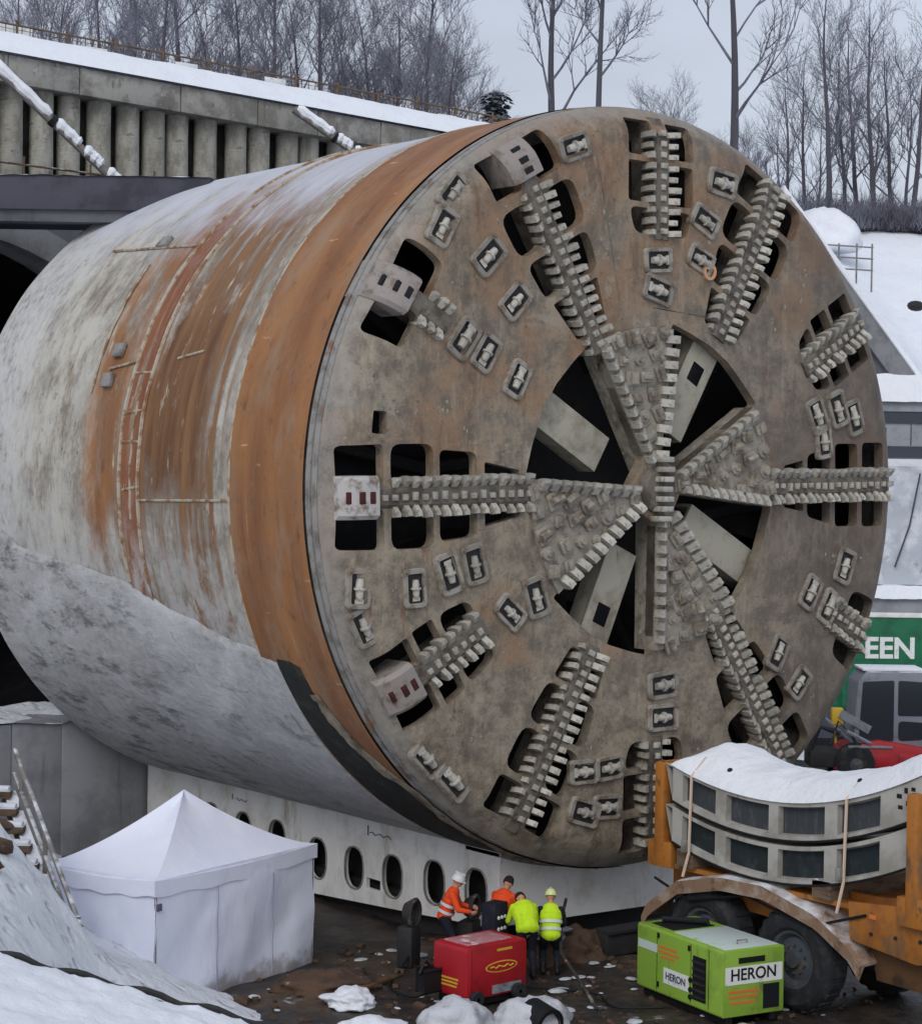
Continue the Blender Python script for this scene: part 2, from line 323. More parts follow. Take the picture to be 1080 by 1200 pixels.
M_ABUT = simple('abutment_concrete', srgb(150, 152, 157), [(srgb(124, 126, 132), .7, .42, .66), (srgb(104, 103, 104), 1.5, .56, .72, (1.8, 1.8, .2), .7)], .9, bump=(8, .3, .015))
M_CAPB = simple('weathered_capping_concrete', srgb(158, 156, 150), [(srgb(124, 121, 115), 1.2, .42, .6), (srgb(96, 92, 86), 2.6, .55, .68, (1.6, 1.6, .4), .8), (srgb(180, 178, 174), 4, .6, .72)], .95, bump=(5, .6, .04), var=.18)
M_CONCD = simple('dark_concrete', srgb(96, 98, 103), [(srgb(78, 79, 84), .7, .42, .66), (srgb(64, 63, 64), 1.5, .56, .72, (1.8, 1.8, .2), .7)], .9, bump=(8, .3, .015))
M_PILE = simple('pile_concrete', srgb(170, 168, 158), [(srgb(138, 134, 124), 1.3, .42, .62, (2, 2, .3)), (srgb(104, 100, 90), 2.4, .58, .7), (srgb(178, 176, 168), 3, .6, .72, (3, 3, .4), .7)], .95, bump=(5, .7, .05), var=.2)
M_GAP = simple('pile_gap_shotcrete', srgb(54, 52, 50), [(srgb(78, 72, 64), 1.2, .45, .65)], .95, bump=(4, .8, .06))
M_FASC = simple('canopy_fascia', srgb(74, 74, 84), [(srgb(58, 58, 66), 1, .45, .65)], .8, bump=(6, .2, .01))
M_WOOD = simple('weathered_timber', srgb(112, 94, 78), [(srgb(80, 66, 56), 3, .45, .65, (1, 1, 4))], .9, snow=(.7, .95))
M_GALV = simple('galvanised_tube', srgb(120, 116, 112), [(srgb(96, 82, 70), 4, .5, .68)], .6, .0, .5, snow=(.75, 1.05))
M_BARK = simple('hazed_grey_bark', srgb(84, 82, 90), [(srgb(88, 86, 90), 2, .5, .68, (1, 1, .4))], .95)  # bark lightened and blued, distance haze painted into the colour
M_TWIG = simple('hazed_bare_twigs', srgb(120, 121, 133), [(srgb(94, 93, 102), .6, .45, .6)], .95)  # twig colour carries the pale haze of distance, no air is built
M_PINE = simple('hazed_pine_needles', srgb(100, 106, 114), [(srgb(134, 139, 150), 1.4, .46, .62)], .95)  # needles paled in the colour to stand in for haze
M_TENT = NT('tent_fabric')
_tn = M_TENT.noise(1.2, detail=4); M_TENT.bump(M_TENT.noise(2.2, sc=(1, 1, .5), detail=4), .35, .06)
M_TENT.b.inputs['Transmission Weight'].default_value = .0
_tz = M_TENT.xyz()[2]
_tc = M_TENT.mix(M_TENT.step(_tn, .3, .7), (.76, .79, .92, 1), (.82, .85, .95, 1))
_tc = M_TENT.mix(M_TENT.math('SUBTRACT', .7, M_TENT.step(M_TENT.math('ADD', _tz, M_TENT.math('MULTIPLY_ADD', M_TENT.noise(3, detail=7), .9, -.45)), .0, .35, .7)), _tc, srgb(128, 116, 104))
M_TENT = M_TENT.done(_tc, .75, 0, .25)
M_ORANGE = simple('orange_truck_paint', srgb(172, 110, 44), [(srgb(142, 88, 44), 1.3, .45, .66), (srgb(112, 90, 68), 2.2, .5, .66, (1, 1, .5), .85), (srgb(84, 66, 50), 5, .58, .7, (1, 1, .6), .8), (srgb(190, 176, 160), 3, .66, .74, (1, 1, .4), .6)], .55, 0, .4, bump=(7, .2, .01))
M_MUDDY = simple('muddy_brown_steel', srgb(104, 76, 50), [(srgb(70, 54, 42), 2, .45, .65), (srgb(150, 98, 48), 1.6, .6, .72)], .8, bump=(7, .4, .02))
M_TYRE = simple('tyre_rubber', srgb(38, 40, 44), [(srgb(66, 64, 62), 4, .48, .66, (1, 1, 1), .7)], .85, bump=(14, .3, .01))
M_HUBP = simple('wheel_rim_paint', srgb(70, 76, 84), [(srgb(100, 92, 80), 4, .5, .66)], .7)
M_FEND = simple('muddy_fender', srgb(138, 112, 92), [(srgb(164, 148, 134), 2, .48, .64), (srgb(96, 78, 64), 3.4, .55, .68)], .8, snow=(.72, 1.15), bump=(8, .3, .01))
M_SEG = simple('segment_concrete', srgb(176, 174, 168), [(srgb(146, 142, 134), 1.2, .42, .66), (srgb(112, 104, 92), 3, .6, .72, (1, 1, .4), .7)], .9, bump=(10, .25, .01))
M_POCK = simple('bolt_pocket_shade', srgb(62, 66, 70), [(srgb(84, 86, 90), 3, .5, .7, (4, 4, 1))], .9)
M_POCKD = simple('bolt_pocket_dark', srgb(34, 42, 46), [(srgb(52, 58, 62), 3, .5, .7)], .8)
M_STRAP = simple('lashing_strap', srgb(206, 184, 164), [], .8)
M_RED = simple('red_generator_paint', srgb(168, 24, 36), [(srgb(128, 24, 32), 2, .5, .7), (srgb(176, 120, 110), 7, .66, .76, (1, 1, 1), .5)], .45, 0, .5)
M_YEL = simple('yellow_print', srgb(206, 170, 56), [], .6)
M_LIME = simple('lime_generator_paint', srgb(140, 178, 66), [(srgb(120, 154, 60), 2, .5, .7), (srgb(96, 96, 62), 3, .58, .7, (1, 1, .6), .8), (srgb(172, 196, 90), 5, .6, .75, (1, 1, 1), .5)], .5, 0, .45)
M_FROSTL = simple('frosted_lid', srgb(190, 204, 200), [(srgb(150, 186, 120), 3, .58, .7)], .8)
M_VENT = simple('vent_black', srgb(20, 22, 26), [], .7)
M_WHITE = simple('white_print', srgb(226, 228, 226), [(srgb(190, 194, 188), 6, .5, .7)], .6)
M_ORPR = simple('orange_print', srgb(208, 120, 60), [], .6)
M_GREENC = simple('green_container_paint', srgb(18, 104, 70), [(srgb(14, 84, 58), 1.4, .45, .66)], .6, 0, .4)
M_GREYP = simple('grey_cabin_panel', srgb(150, 154, 160), [(srgb(132, 134, 140), 1.2, .45, .66)], .7)
M_DGREYP = simple('dark_cabin_trim', srgb(66, 70, 80), [], .7)
M_TARP = simple('snowy_tarpaulin', srgb(176, 182, 190), [(srgb(206, 210, 216), .9, .45, .62), (srgb(140, 146, 154), 2.4, .6, .72)], .9, bump=(2.4, .5, .06))
M_GLASS = NT('cab_glass').done((.015, .02, .028, 1), .12, 0, .6)
M_CABF = simple('cab_frame_paint', srgb(128, 132, 142), [(srgb(104, 106, 114), 3, .5, .7)], .5, 0, .5, snow=(.8, 1.1))
M_DIRT = simple('brown_dirt', srgb(94, 74, 60), [(srgb(70, 56, 47), 2, .45, .65), (srgb(150, 146, 144), 3, .62, .7)], .95, bump=(5, .8, .08))
M_SHEET = simple('frosty_sheet', srgb(140, 144, 152), [(srgb(100, 102, 108), 3, .5, .66)], .7, bump=(5, .6, .05))
M_HOSE = simple('hose_rubber', srgb(56, 54, 54), [(srgb(130, 124, 118), 4, .55, .66)], .7)
M_SKIN = simple('skin', srgb(190, 140, 116), [], .6)
M_ORHI = simple('orange_workwear', srgb(236, 82, 36), [(srgb(206, 66, 32), 5, .5, .7)], .8)
M_YEHI = simple('yellow_workwear', srgb(196, 232, 40), [(srgb(168, 206, 40), 5, .5, .7)], .8)
M_NAVY = simple('dark_workwear', srgb(28, 30, 42), [(srgb(46, 46, 56), 5, .5, .7)], .85)
M_REFL = simple('reflective_tape', srgb(206, 212, 214), [], .4)
M_HELW = simple('white_helmet', srgb(228, 230, 230), [], .4, 0, .5)
M_HELY = simple('pale_yellow_helmet', srgb(216, 224, 160), [], .4, 0, .5)
M_CAPD = simple('dark_beanie', srgb(50, 38, 34), [], .9)

# ------------------------------------------------------------------ setting: ground, plateau, hill
def ground_z(x, y): return .05*fbm((x*.5, y*.5, 1))+.03*fbm((x*1.7, y*1.7, 4))
g = grid(150, 130, lambda i, j: (lambda x, y: (x, y, ground_z(x, y)-.03))(-22+44*i, -14+38*j))
g.build('ground', M_MUD, kind='structure')
g = MB(); g.bm.faces.new([g.bm.verts.new(v) for v in ((-900, -900, -.4), (900, -900, -.4), (900, 900, -.4), (-900, 900, -.4))])
g.build('snow_ground', M_SNOW, kind='structure')

# snow bank and steps on the left, next to the tent
BK = [(-16, 6.4), (-9, 5.0), (-7, 4.05), (-5.8, 2.75), (-5.1, 1.75), (-4.5, 1.25), (-3.6, .85), (-2.6, .35), (-1.7, -.05), (-1.2, -.3), (0, -.6)]
def bank_z(a, d):
    aa = a+max(0, d-30)*.42-max(0, 29-d)*.12
    z = interp(aa, BK)
    return z+.10*fbm((a*1.1, d*1.1, 2))+.05*fbm((a*3, d*3, 5))
def bank_pt(i, j):
    a = -15+15.2*i; d = 18+30*j; p = site(a, d, bank_z(a, d)); return p
grid(110, 170, bank_pt).build('snow_bank', M_SNOWD, kind='structure')

# plateau behind the portal wall and the snowy hill on the right
def hill_pt(i, j):
    x = -60+260*i; y = 25.2+220*j*j
    a_ = (Vector((x-CAM.x, y-CAM.y, 0))).dot(RT)
    z = -max(0, a_-9)*4+19.4+.6*fbm((x*.05, y*.05, 3))+.02*(y-25)
    return (x, y, z)
grid(80, 60, hill_pt).build('plateau', M_SNOW, kind='structure')
def slope_pt(i, j):
    a = 12.5+40*i; d = 75+ 75*j
    # top edge of the wing wall falls to the right
    e = 16.9-1.32*(a-13.4) if a < 19 else 9.5
    t = max(0, (d-75.6)/29)
    z = e+(21.3-e)*min(1, t) + .35*fbm((a*.25, d*.2, 9))*min(1, t*3)
    if d > 104.6: z = 21.3+.012*(d-104.6)+.35*fbm((a*.25, d*.2, 9))
    return site(a, d, z-.1)
grid(80, 90, slope_pt).build('hillside', M_SNOW, kind='structure')

# ------------------------------------------------------------------ portal: pile wall, capping beam, canopy, tunnel, abutment
YW = 24.0
w = thing('pile_wall', (4, YW, 0), 0, 'pale concrete pile wall with a snow topped capping beam above the tunnel', 'retaining wall')
def capz(x): return 19.95-.034*(x+1.5)
pm = MB(); pm.lathe([(.34, 0), (.35, 3), (.34, 7), (.35, 11)], 14); pile_me = pm.mesh('pile', M_PILE)
px = -8.6
k = 0
while px < 22:
    ov_ = abs(px) < 8.5; zb0 = 16.2 if ov_ else 8.6
    o = obj('pile', pile_me, w, Matrix.Translation((px-4, .45+random.uniform(-.05, .05), zb0)) @ Matrix.Diagonal((1, 1, .31 if ov_ else 1, 1)) @ Matrix.Rotation(random.uniform(0, 6), 4, 'Z') @ Matrix.Diagonal((random.uniform(.92, 1.06),)*2+(1, 1)))
    px += random.choice((.78, .84, .92, 1.02)); k += 1
m = MB(); m.box((-14, .72, 16.3), (20, 1.0, 19.6)); m.box((4.5, .725, 8.5), (20, .995, 16.3)); m.build('lagging', M_GAP, w)
x = -13.
segs = []
while x < 19:
    L = random.uniform(2.0, 3.2); X0, X1 = x+4, min(x+L, 19.5)+4
    t = MB(); z0, z1 = capz(X0), capz(X1)
    t.prism([(x, z0-.75), (x+L-.03, z1-.75), (x+L-.03, z1), (x, z0)], -.25+random.uniform(-.02, .02), 1.2, 'y', bev=.02)
    t.build('beam_panel', M_CAPB, w); x += L
m = grid(150, 6, lambda i, j: (lambda x: (x, -.38+1.9*j, capz(x+4)+.02+.8*j*(0<j<1)+(.30+.05*fbm((x*.8, j*2, 3)))*(sin(pi*min(1, max(0, j)))**.5 if 0 < j < 1 else 0)+.02))(-13+33*i))
m.build('snow_cap', M_SNOW, w)
m = MB()
for z in (17.0, 17.55): m.tube([(-9, -.5, z-.5), (18, -.5, z-1.0)], .03, 6)
for i in range(14): m.tube([(-9+i*2, -.5, 15.4), (-9+i*2, -.5, 17.2)], .03, 6)
m.build('scaffold_rail', M_WOOD, w)
# snow covered pipes leaning against the wall
for a, b, lab in (((-2.6, YW-1.5, 19.5), (.9, YW-2.6, 16.3), 'long snow covered pipe leaning down the pile wall at upper left'),
                  ((7.2, YW-1.2, 19.35), (9.4, YW-2.4, 17.7), 'short snow covered pipe leaning on the pile wall by the shield crown')):
    a, b = Vector(a), Vector(b)
    t = thing('drain_pipe', a, 0, lab, 'pipe', 'snow covered pipes on the pile wall')
    m = MB(); m.tube([(0, 0, 0), b-a], .12, 10); m.build('pipe', M_GALV, t)
    d = (b-a); L = d.length
    for s0, s1 in ((.03, .46), (.5, .68), (.71, .84), (.88, 1.0)):
        m = MB(); n = 10
        m.tube([d*(s0+(s1-s0)*q/n)+Vector((0, -.05, .09+.02*sin(q*2.1))) for q in range(n+1)], [.09]+[.15+.02*sin(q*1.7) for q in range(n-1)]+[.09], 8)
        m.build('snow_cover', M_SNOW, t)
    m = MB(); m.tube([d*.465+Vector((0, -.02, .02)), d*.5+Vector((0, -.02, .02))], .17, 10); m.build('pipe_coupling', M_BLACK, t)

# canopy slab with dark fascia
t = thing('portal_canopy', tuple(site(-9.2, 45.6, 14.42)), atan2(RT.y, RT.x), 'dark grey portal canopy slab with a thin line of snow on its edge', 'canopy')
m = MB(); m.box((-5, 0, .05), (3.6, 4, .80), bev=.02); m.build('fascia', M_FASC, t)
grid(60, 5, lambda i, j: (-5+8.6*i, -.06+4*j, .80+.10*(1 if 0 < j < 1 else 0)+.03*fbm((i*20, j*4, 1)))).build('snow_cover', M_SNOW, t)
m = MB(); m.box((-5, .12, -.2), (3.6, .6, .05)); m.build('soffit_beam', M_CONCD, t)

t = thing('tunnel_portal', (-5.2, 19, 0), 0, 'concrete tunnel portal ring around a black tunnel mouth behind the shield', 'tunnel')
AX = Matrix.Translation((0, 0, 8.1)) @ Matrix.Rotation(-pi/2, 4, 'X')
m = MB(); m.lathe([(6.45, 0), (6.45, 1.4), (7.15, 1.4), (7.15, 0), (6.45, 0)], 72, M=AX); m.build('portal_ring', M_CONC, t)
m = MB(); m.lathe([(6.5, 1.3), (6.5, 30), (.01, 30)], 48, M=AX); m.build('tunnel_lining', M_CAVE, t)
m = MB(); pts = [(7.1*cos(a), 8.1+7.1*sin(a)) for a in [R(q) for q in range(200, -21, -6)]]
m.prism(pts+[(14, ZC-3), (14, 15.2), (-14, 15.2), (-14, ZC-3)][:0]+[(14, 5), (14, 16.1), (-12, 16.1), (-12, 5)], 1.0, 1.6, 'y'); m.build('headwall', M_CONCD, t)

t = thing('portal_abutment', (-6, 14.2, 0), 0, 'grey concrete abutment block with board marked panels behind the white tent', 'concrete block')
x = -9.0
for wdt in (2.4, 2.4, 1.15, 1.3, 2.15, 1.25, 2.4):
    if x+wdt > 4.02: wdt = 4.02-x
    m = MB(); m.box((x+.012, random.uniform(-.02, .02), -.3), (x+wdt-.012, 3.2, 3.05+random.uniform(-.01, .01)), bev=.015); m.build('formwork_panel', M_ABUT, t); x += wdt
    if x >= 4.0: break
m = MB(); m.box((-9, .03, -.3), (4.0, 3.25, 3.0)); m.build('core', M_ABUT, t)
grid(60, 14, lambda i, j: (-9+13*i, -.05+3.3*j, 3.06+(.13 if 0 < j < 1 else -.1)*max(-.4, .3+1.6*fbm((i*9, j*3, 2))))).build('snow_cover', M_SNOWD, t)

# ------------------------------------------------------------------ the tunnel boring machine
TBM = thing('tunnel_boring_machine', (0, 0, 0), 0, 'giant rusty tunnel boring machine shield with a round spoked cutterhead', 'tunnel boring machine')
CEN = Matrix.Translation((0, 0, ZC))                # parts live in axis coordinates: x right, y into the machine, z up
def part(name, mb, mat, parent=TBM, **k): return mb.build(name, mat, parent, M=CEN, **k)
YAX = Matrix.Rotation(-pi/2, 4, 'X')                # lathe axis -> +Y
def ring(prof, n=220): m = MB(); m.lathe(prof, n, M=YAX); return m
def shell(r, y0, y1, ny, amp):
    def f(i, j):
        a = 2*pi*i; y = y0+(y1-y0)*j; q = r+amp*fbm((sin(a)*3, y*.6, cos(a)*3), 4)
        return (q*sin(a), y, q*cos(a))
    m = grid(200, ny, f); bmesh.ops.remove_doubles(m.bm, verts=m.bm.verts[:], dist=1e-4); return m
part('front_band', shell(7.02, .34, 2.69, 12, .006), M_SHELL)
part('middle_shell', shell(6.985, 2.69, 6.0, 16, .012), M_SHELL)
part('seam_band', shell(7.0, 6.0, 6.72, 6, .01), M_SHELL)
part('rear_shell', shell(6.97, 6.72, 13.6, 34, .02), M_SHELL)
part('cutterhead_rim', ring([(6.5, .5), (6.93, .5), (6.93, .30), (7.0, .29), (7.0, .16), (6.92, .15), (6.92, .10), (7.0, .09), (6.985, -.02), (6.9, -.02)]), M_RIM)
part('tail_edge', ring([(6.98, 13.6), (6.9, 13.66), (6.6, 13.66), (6.6, 12.5)], 120), M_RIM)
for y, rad in ((2.70, .035), (6.0, .04), (6.72, .045)):
    m = MB(); m.tube([(sin(a)*(7.0+.004*sin(a*31)), y+.012*sin(a*17), cos(a)*7.0) for a in [R(q) for q in (range(-106, 107, 2) if y > 3 else range(-115, 117, 2))]], rad, 6); part('weld_bead', m, M_WELD)
def arc_strip(y0, y1, d0, d1, rad=7.0, wd=.05):
    m = MB(); P = []
    n = max(2, int(abs(d1-d0)/2)+int(abs(y1-y0)/.3))
    for q in range(n+1):
        y = y0+(y1-y0)*q/n; a = R(d0+(d1-d0)*q/n); rr_ = rad+.004*sin(q*3.3)
        P.append((rr_*sin(a)+.0, y+.02*sin(q*2.2), rr_*cos(a)))
    m.tube(P, wd*.5, 6); return m
for args in ((6.0, 6.72, -84, -84), (6.0, 6.72, -79, -79.5), (6.05, 6.6, -91, -91.5), (6.0, 6.7, -73, -73), (2.75, 6.0, -92.5, -93), (5.2, 4.3, -71, -70), (6.72, 7.8, -71, -72), (6.75, 10.6, -49, -47), (6.3, 6.3, -75, -96), (8.3, 8.3, -52, -76), (2.8, 6.0, 20, 20)):
    part('weld_seam', arc_strip(*args), M_WELD)
for y, d in ((8.4, -47), (7.6, -69), (7.7, -74)):
    a = R(d); m = MB(); m.box((-.14, -.18, -.02), (.14, .18, .07), Matrix.Translation((7*sin(a), y, 7*cos(a))) @ Matrix.Rotation(a, 4, 'Y'), .015); part('lifting_lug', m, M_RIM)

# frost covered skin over the lower shell, and the tarred strip in front of it
TB = [(2.2, -115.6), (3.3, -114.4), (4.9, -111), (6.5, -107.2), (8.1, -104.6), (9.9, -103.2), (11.4, -101.8), (12.4, -97), (13.7, -93)]
def coat(i, j):
    y = 2.2+11.4*j; d0 = interp(y, TB)+.7*fbm((y*.8, 3, 1), 5)+.3*fbm((y*5, 3, 1)); d = d0+(-215-d0)*i; a = R(d)
    r = 7.012+.035*min(1, i*5)+.012*fbm((sin(a)*4, y*.9, cos(a)*4), 4)
    if i == 0: r = 6.985
    return (r*sin(a), y, r*cos(a))
def coatmesh():
    m = grid(110, 110, coat)
    es = [e for e in m.bm.edges if e.is_boundary and all(v.co.y < 2.21 for v in e.verts)]
    x = bmesh.ops.extrude_edge_only(m.bm, edges=es)
    for v in x['geom']:
        if isinstance(v, bmesh.types.BMVert): q = hypot(v.co.x, v.co.z); v.co.x *= 6.9/q; v.co.z *= 6.9/q
    return m
part('frosted_skin', coatmesh(), M_COAT)
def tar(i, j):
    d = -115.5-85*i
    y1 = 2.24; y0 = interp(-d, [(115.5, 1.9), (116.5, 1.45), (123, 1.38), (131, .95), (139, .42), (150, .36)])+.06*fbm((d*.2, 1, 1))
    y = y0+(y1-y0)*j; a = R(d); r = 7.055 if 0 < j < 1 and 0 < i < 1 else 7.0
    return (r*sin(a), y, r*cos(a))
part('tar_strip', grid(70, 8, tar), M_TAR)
def mudlip(i, j):
    d = -121-60*i; a = R(d); y0 = interp(-d, [(121, 1.3), (131, .85), (139, .2), (181, .1)]); y = y0-.02+(.36)*j+.05*fbm((d*.3, j, 2))
    r = 7.03+.07*sin(pi*j)*max(0, .4+fbm((d*.25, j*2, 7)))
    return (r*sin(a), y, r*cos(a))
part('slurry_crust', grid(80, 6, mudlip), simple('slurry_crust', srgb(134, 126, 112), [(srgb(100, 88, 72), 3, .45, .65), (srgb(70, 62, 54), 5, .56, .7)], .95, bump=(6, .8, .04)))

# ---- cutterhead face: one plate with real openings
def dome(r): return -.5-.15*(1-(min(r, 6.35)/6.35)**2)+(.5*min(1, (r-6.35)/.65)**2 if r > 6.35 else 0)
ROT = 0.0
def pol(a, s, t): a = R(a)+ROT; return (s*cos(a)-t*sin(a), s*sin(a)+t*cos(a))
holes = []
def rounded(poly, rad, n=4):
    out = []; k = len(poly)
    for i in range(k):
        p0, p1, p2 = Vector(poly[i-1]), Vector(poly[i]), Vector(poly[(i+1) % k])
        a = (p0-p1); b = (p2-p1); q = min(rad, a.length*.45, b.length*.45)
        A = p1+a.normalized()*q; B = p1+b.normalized()*q
        for j in range(n+1):
            t = j/n; out.append(tuple((A*(1-t)+p1*t)*(1-t)+(p1*(1-t)+B*t)*t))
    return out
LONG = [(5.98, 6.78, .86, .88, .10), (4.98, 5.84, .88, .88, .2), (4.08, 4.86, .78, .72, .14), (3.16, 3.92, .56, .40, .05)]
def slots(ang, cells, tin=.19):
    for (s0, s1, to1, to0, rd) in cells:
        for sg in (1, -1):
            P = [pol(ang, s0, sg*tin), pol(ang, s1, sg*tin), pol(ang, s1, sg*to1), pol(ang, s0, sg*to0)]
            if sg < 0: P = P[::-1]
            holes.append(rounded(P, rd))
SPOKES = {}   # angle -> (cells, bar from, bar to, end box?)
SPOKES[-178.3] = (LONG, 2.85, 6.12, True)
SPOKES[1.2] = ([(5.7, 6.35, .84, .84, .12), (4.88, 5.56, .82, .82, .12), (4.06, 4.74, .76, .6, .12), (3.4, 3.95, .5, .4, .05)], 2.95, 6.9, False)
SPOKES[119.2] = ([(6.03, 6.78, .84, .84, .12), (4.98, 5.82, .92, .86, .26), (4.12, 4.84, .78, .68, .2), (3.2, 4.0, .58, .38, .05)], 2.8, 6.15, True)
SPOKES[61.5] = ([(5.9, 6.6, .86, .9, .12), (4.98, 5.78, .88, .88, .26), (4.1, 4.86, .8, .7, .2), (3.3, 3.98, .6, .44, .08)], 3.2, 6.75, False)
SPOKES[-56] = ([(5.75, 6.55, .9, .9, .2), (4.8, 5.6, .9, .86, .22), (3.85, 4.65, .76, .6, .12), (3.0, 3.7, .5, .4, .05)], 2.6, 6.7, False)
SPOKES[-117] = ([(5.95, 6.6, .84, .8, .12), (5.0, 5.82, .8, .74, .24), (4.1, 4.88, .74, .62, .24), (3.35, 3.98, .56, .44, .1)], 3.15, 6.75, False)
SPOKES[88.8] = ([(6.05, 6.72, .8, .8, .06), (5.2, 5.94, .8, .8, .06), (4.62, 5.1, .78, .64, .18)], 4.55, 6.8, False)
SPOKES[-88] = ([(6.0, 6.66, .76, .76, .08), (5.2, 5.88, .76, .76, .08), (4.6, 5.1, .76, .62, .2)], 4.55, 6.8, False)
SPOKES[150] = ([(6.02, 6.78, .95, .84, .14)], 5.45, 6.3, True)
SPOKES[30.8] = ([(5.8, 6.4, .74, .74, .06), (5.2, 5.7, .74, .74, .06), (4.65, 5.1, .7, .5, .18)], 4.55, 6.7, False)
SPOKES[-26.5] = ([(5.8, 6.6, .8, .7, .24)], 5.3, 6.85, False)
SPOKES[-148.4] = ([(5.98, 6.72, .72, .72, .06), (5.4, 5.86, .74, .72, .06), (4.6, 5.28, .72, .58, .24)], 4.55, 6.15, True)
for a, (cells, s0, s1, box) in SPOKES.items(): slots(a, cells)
def sector(a0, a1, rin=.62, rout=3.06, tip=.30):
    P = []
    A0, A1 = R(a0), R(a1)
    e0 = Vector((cos(A0), sin(A0))); e1 = Vector((cos(A1), sin(A1))); n = 5
    P.append(tuple(e0*rin)); 
    for q in range(n+1):
        a = A0+(A1-A0)*q/n; rq = rout*(1 if q in (0, n) else .98); P.append((rq*cos(a), rq*sin(a)))
    P.append(tuple(e1*rin))
    return rounded(P, .06, 2)
SECT = [(119.5, 177), (219, 270.5), (311.5, 354), (32, 83)]
for a0, a1 in SECT: holes.append(sector(a0, a1))
holes.append(rounded([(-6.24, .88), (-5.94, .86), (-5.94, 1.24), (-6.2, 1.26)], .04))      # small square port
def plate_curve(outer, hls, y0, y1):
    c = bpy.data.curves.new('plate', 'CURVE'); c.dimensions = '2D'; c.fill_mode = 'BOTH'; c.extrude = (y1-y0)/2
    for P in [outer]+hls:
        s = c.splines.new('POLY'); s.points.add(len(P)-1); s.use_cyclic_u = True
        for q, (a, b) in enumerate(P): s.points[q].co = (a, b, 0, 1)
    o = bpy.data.objects.new('plate', c); COL.objects.link(o); me = from_ev(o)
    bpy.data.objects.remove(o); bpy.data.curves.remove(c)
    b = bmesh.new(); b.from_mesh(me); bpy.data.meshes.remove(me)
    bmesh.ops.remove_doubles(b, verts=b.verts[:], dist=1e-4)
    for v in b.verts: v.co = Vector((v.co.x, (y0+y1)/2-v.co.z, v.co.y))
    return b
outer = [(6.97*cos(2*pi*i/240), 6.97*sin(2*pi*i/240)) for i in range(240)]
b = plate_curve(outer, holes, 0, .22)
q = -6.75
while q < 6.9:
    for nrm in ((1, 0, 0), (0, 0, 1)):
        bmesh.ops.bisect_plane(b, geom=b.verts[:]+b.edges[:]+b.faces[:], dist=1e-5, plane_co=Vector(nrm)*q, plane_no=nrm)
    q += .45
for rad in (6.35, 6.55, 6.72, 6.86):
    for i in range(60):
        a = 2*pi*(i+.5)/60; nn = Vector((cos(a), 0, sin(a)))
        fs = [f for f in b.faces if f.calc_center_median().normalized().dot(nn) > .985 and f.calc_center_median().length > 5.9]
        geo = set(fs)
        for f in fs: geo.update(f.edges); geo.update(f.verts)
        bmesh.ops.bisect_plane(b, geom=list(geo), dist=1e-5, plane_co=nn*rad, plane_no=nn)
for v in b.verts:
    r = hypot(v.co.x, v.co.z); front = v.co.y < .1
    v.co.y += dome(r)+(.008*fbm((v.co.x*1.5, 0, v.co.z*1.5)) if front else 0)
m = MB(); m.bm.free(); m.bm = b
FACE = part('cutterhead_plate', m, M_FACE)
# excavation chamber behind the plate
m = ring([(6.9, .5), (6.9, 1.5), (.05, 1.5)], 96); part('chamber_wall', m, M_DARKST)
for i in range(16):
    a = R(22.5*i+7); m = MB(); m.tube([(2.2*cos(a), .9, 2.2*sin(a)), (4.2*cos(a+.2), .8, 4.2*sin(a+.2)), (6.3*cos(a+.15), 1.0, 6.3*sin(a+.15))], .14, 8); part('slurry_pipe', m, M_DARKST)
for i in range(12):   # stiffener webs seen through the openings
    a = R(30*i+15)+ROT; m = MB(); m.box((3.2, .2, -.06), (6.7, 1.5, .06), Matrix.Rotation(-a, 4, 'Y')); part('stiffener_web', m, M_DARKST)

def frame(a, s, t, y, twist=0.):
    """matrix: local x radial, y depth, z tangential, at polar place on the face"""
    A = R(a)+ROT; x, z = pol(a, s, t)
    e = Vector((cos(A+twist), 0, sin(A+twist))); n = Vector((-sin(A+twist), 0, cos(A+twist)))
    return Matrix(((e.x, 0, n.x, x), (e.y, 1, n.y, y), (e.z, 0, n.z, z), (0, 0, 0, 1)))
# scraper tooth: chisel block with a chamfered edge
def tooth_mesh(name, w=.115, L=.24, h=.30):
    m = MB(); P = [(-L*.42, .12), (L*.35, .12), (L*.58, -h*.55), (L*.5, -h), (L*.18, -h*.95), (-L*.42, -h*.45)]
    t = bmesh.new(); A = [t.verts.new((-w/2, y, z)) for z, y in P]; B = [t.verts.new((w/2*.9, y, z)) for z, y in P]
    t.faces.new(A); t.faces.new(B[::-1])
    for i in range(len(P)): t.faces.new((A[i], B[i], B[(i+1) % len(P)], A[(i+1) % len(P)]))
    m.add(t); return m.mesh(name, M_TOOTH, 25)
TOOTHS = [tooth_mesh('scraper_tooth', w_, l_, h_) for w_, l_, h_ in ((.10, .21, .25), (.11, .22, .26), (.095, .19, .22), (.10, .17, .2), (.12, .21, .24))]
RIP = tooth_mesh('ripper_tooth', .15, .22, .24)
BOLT = None
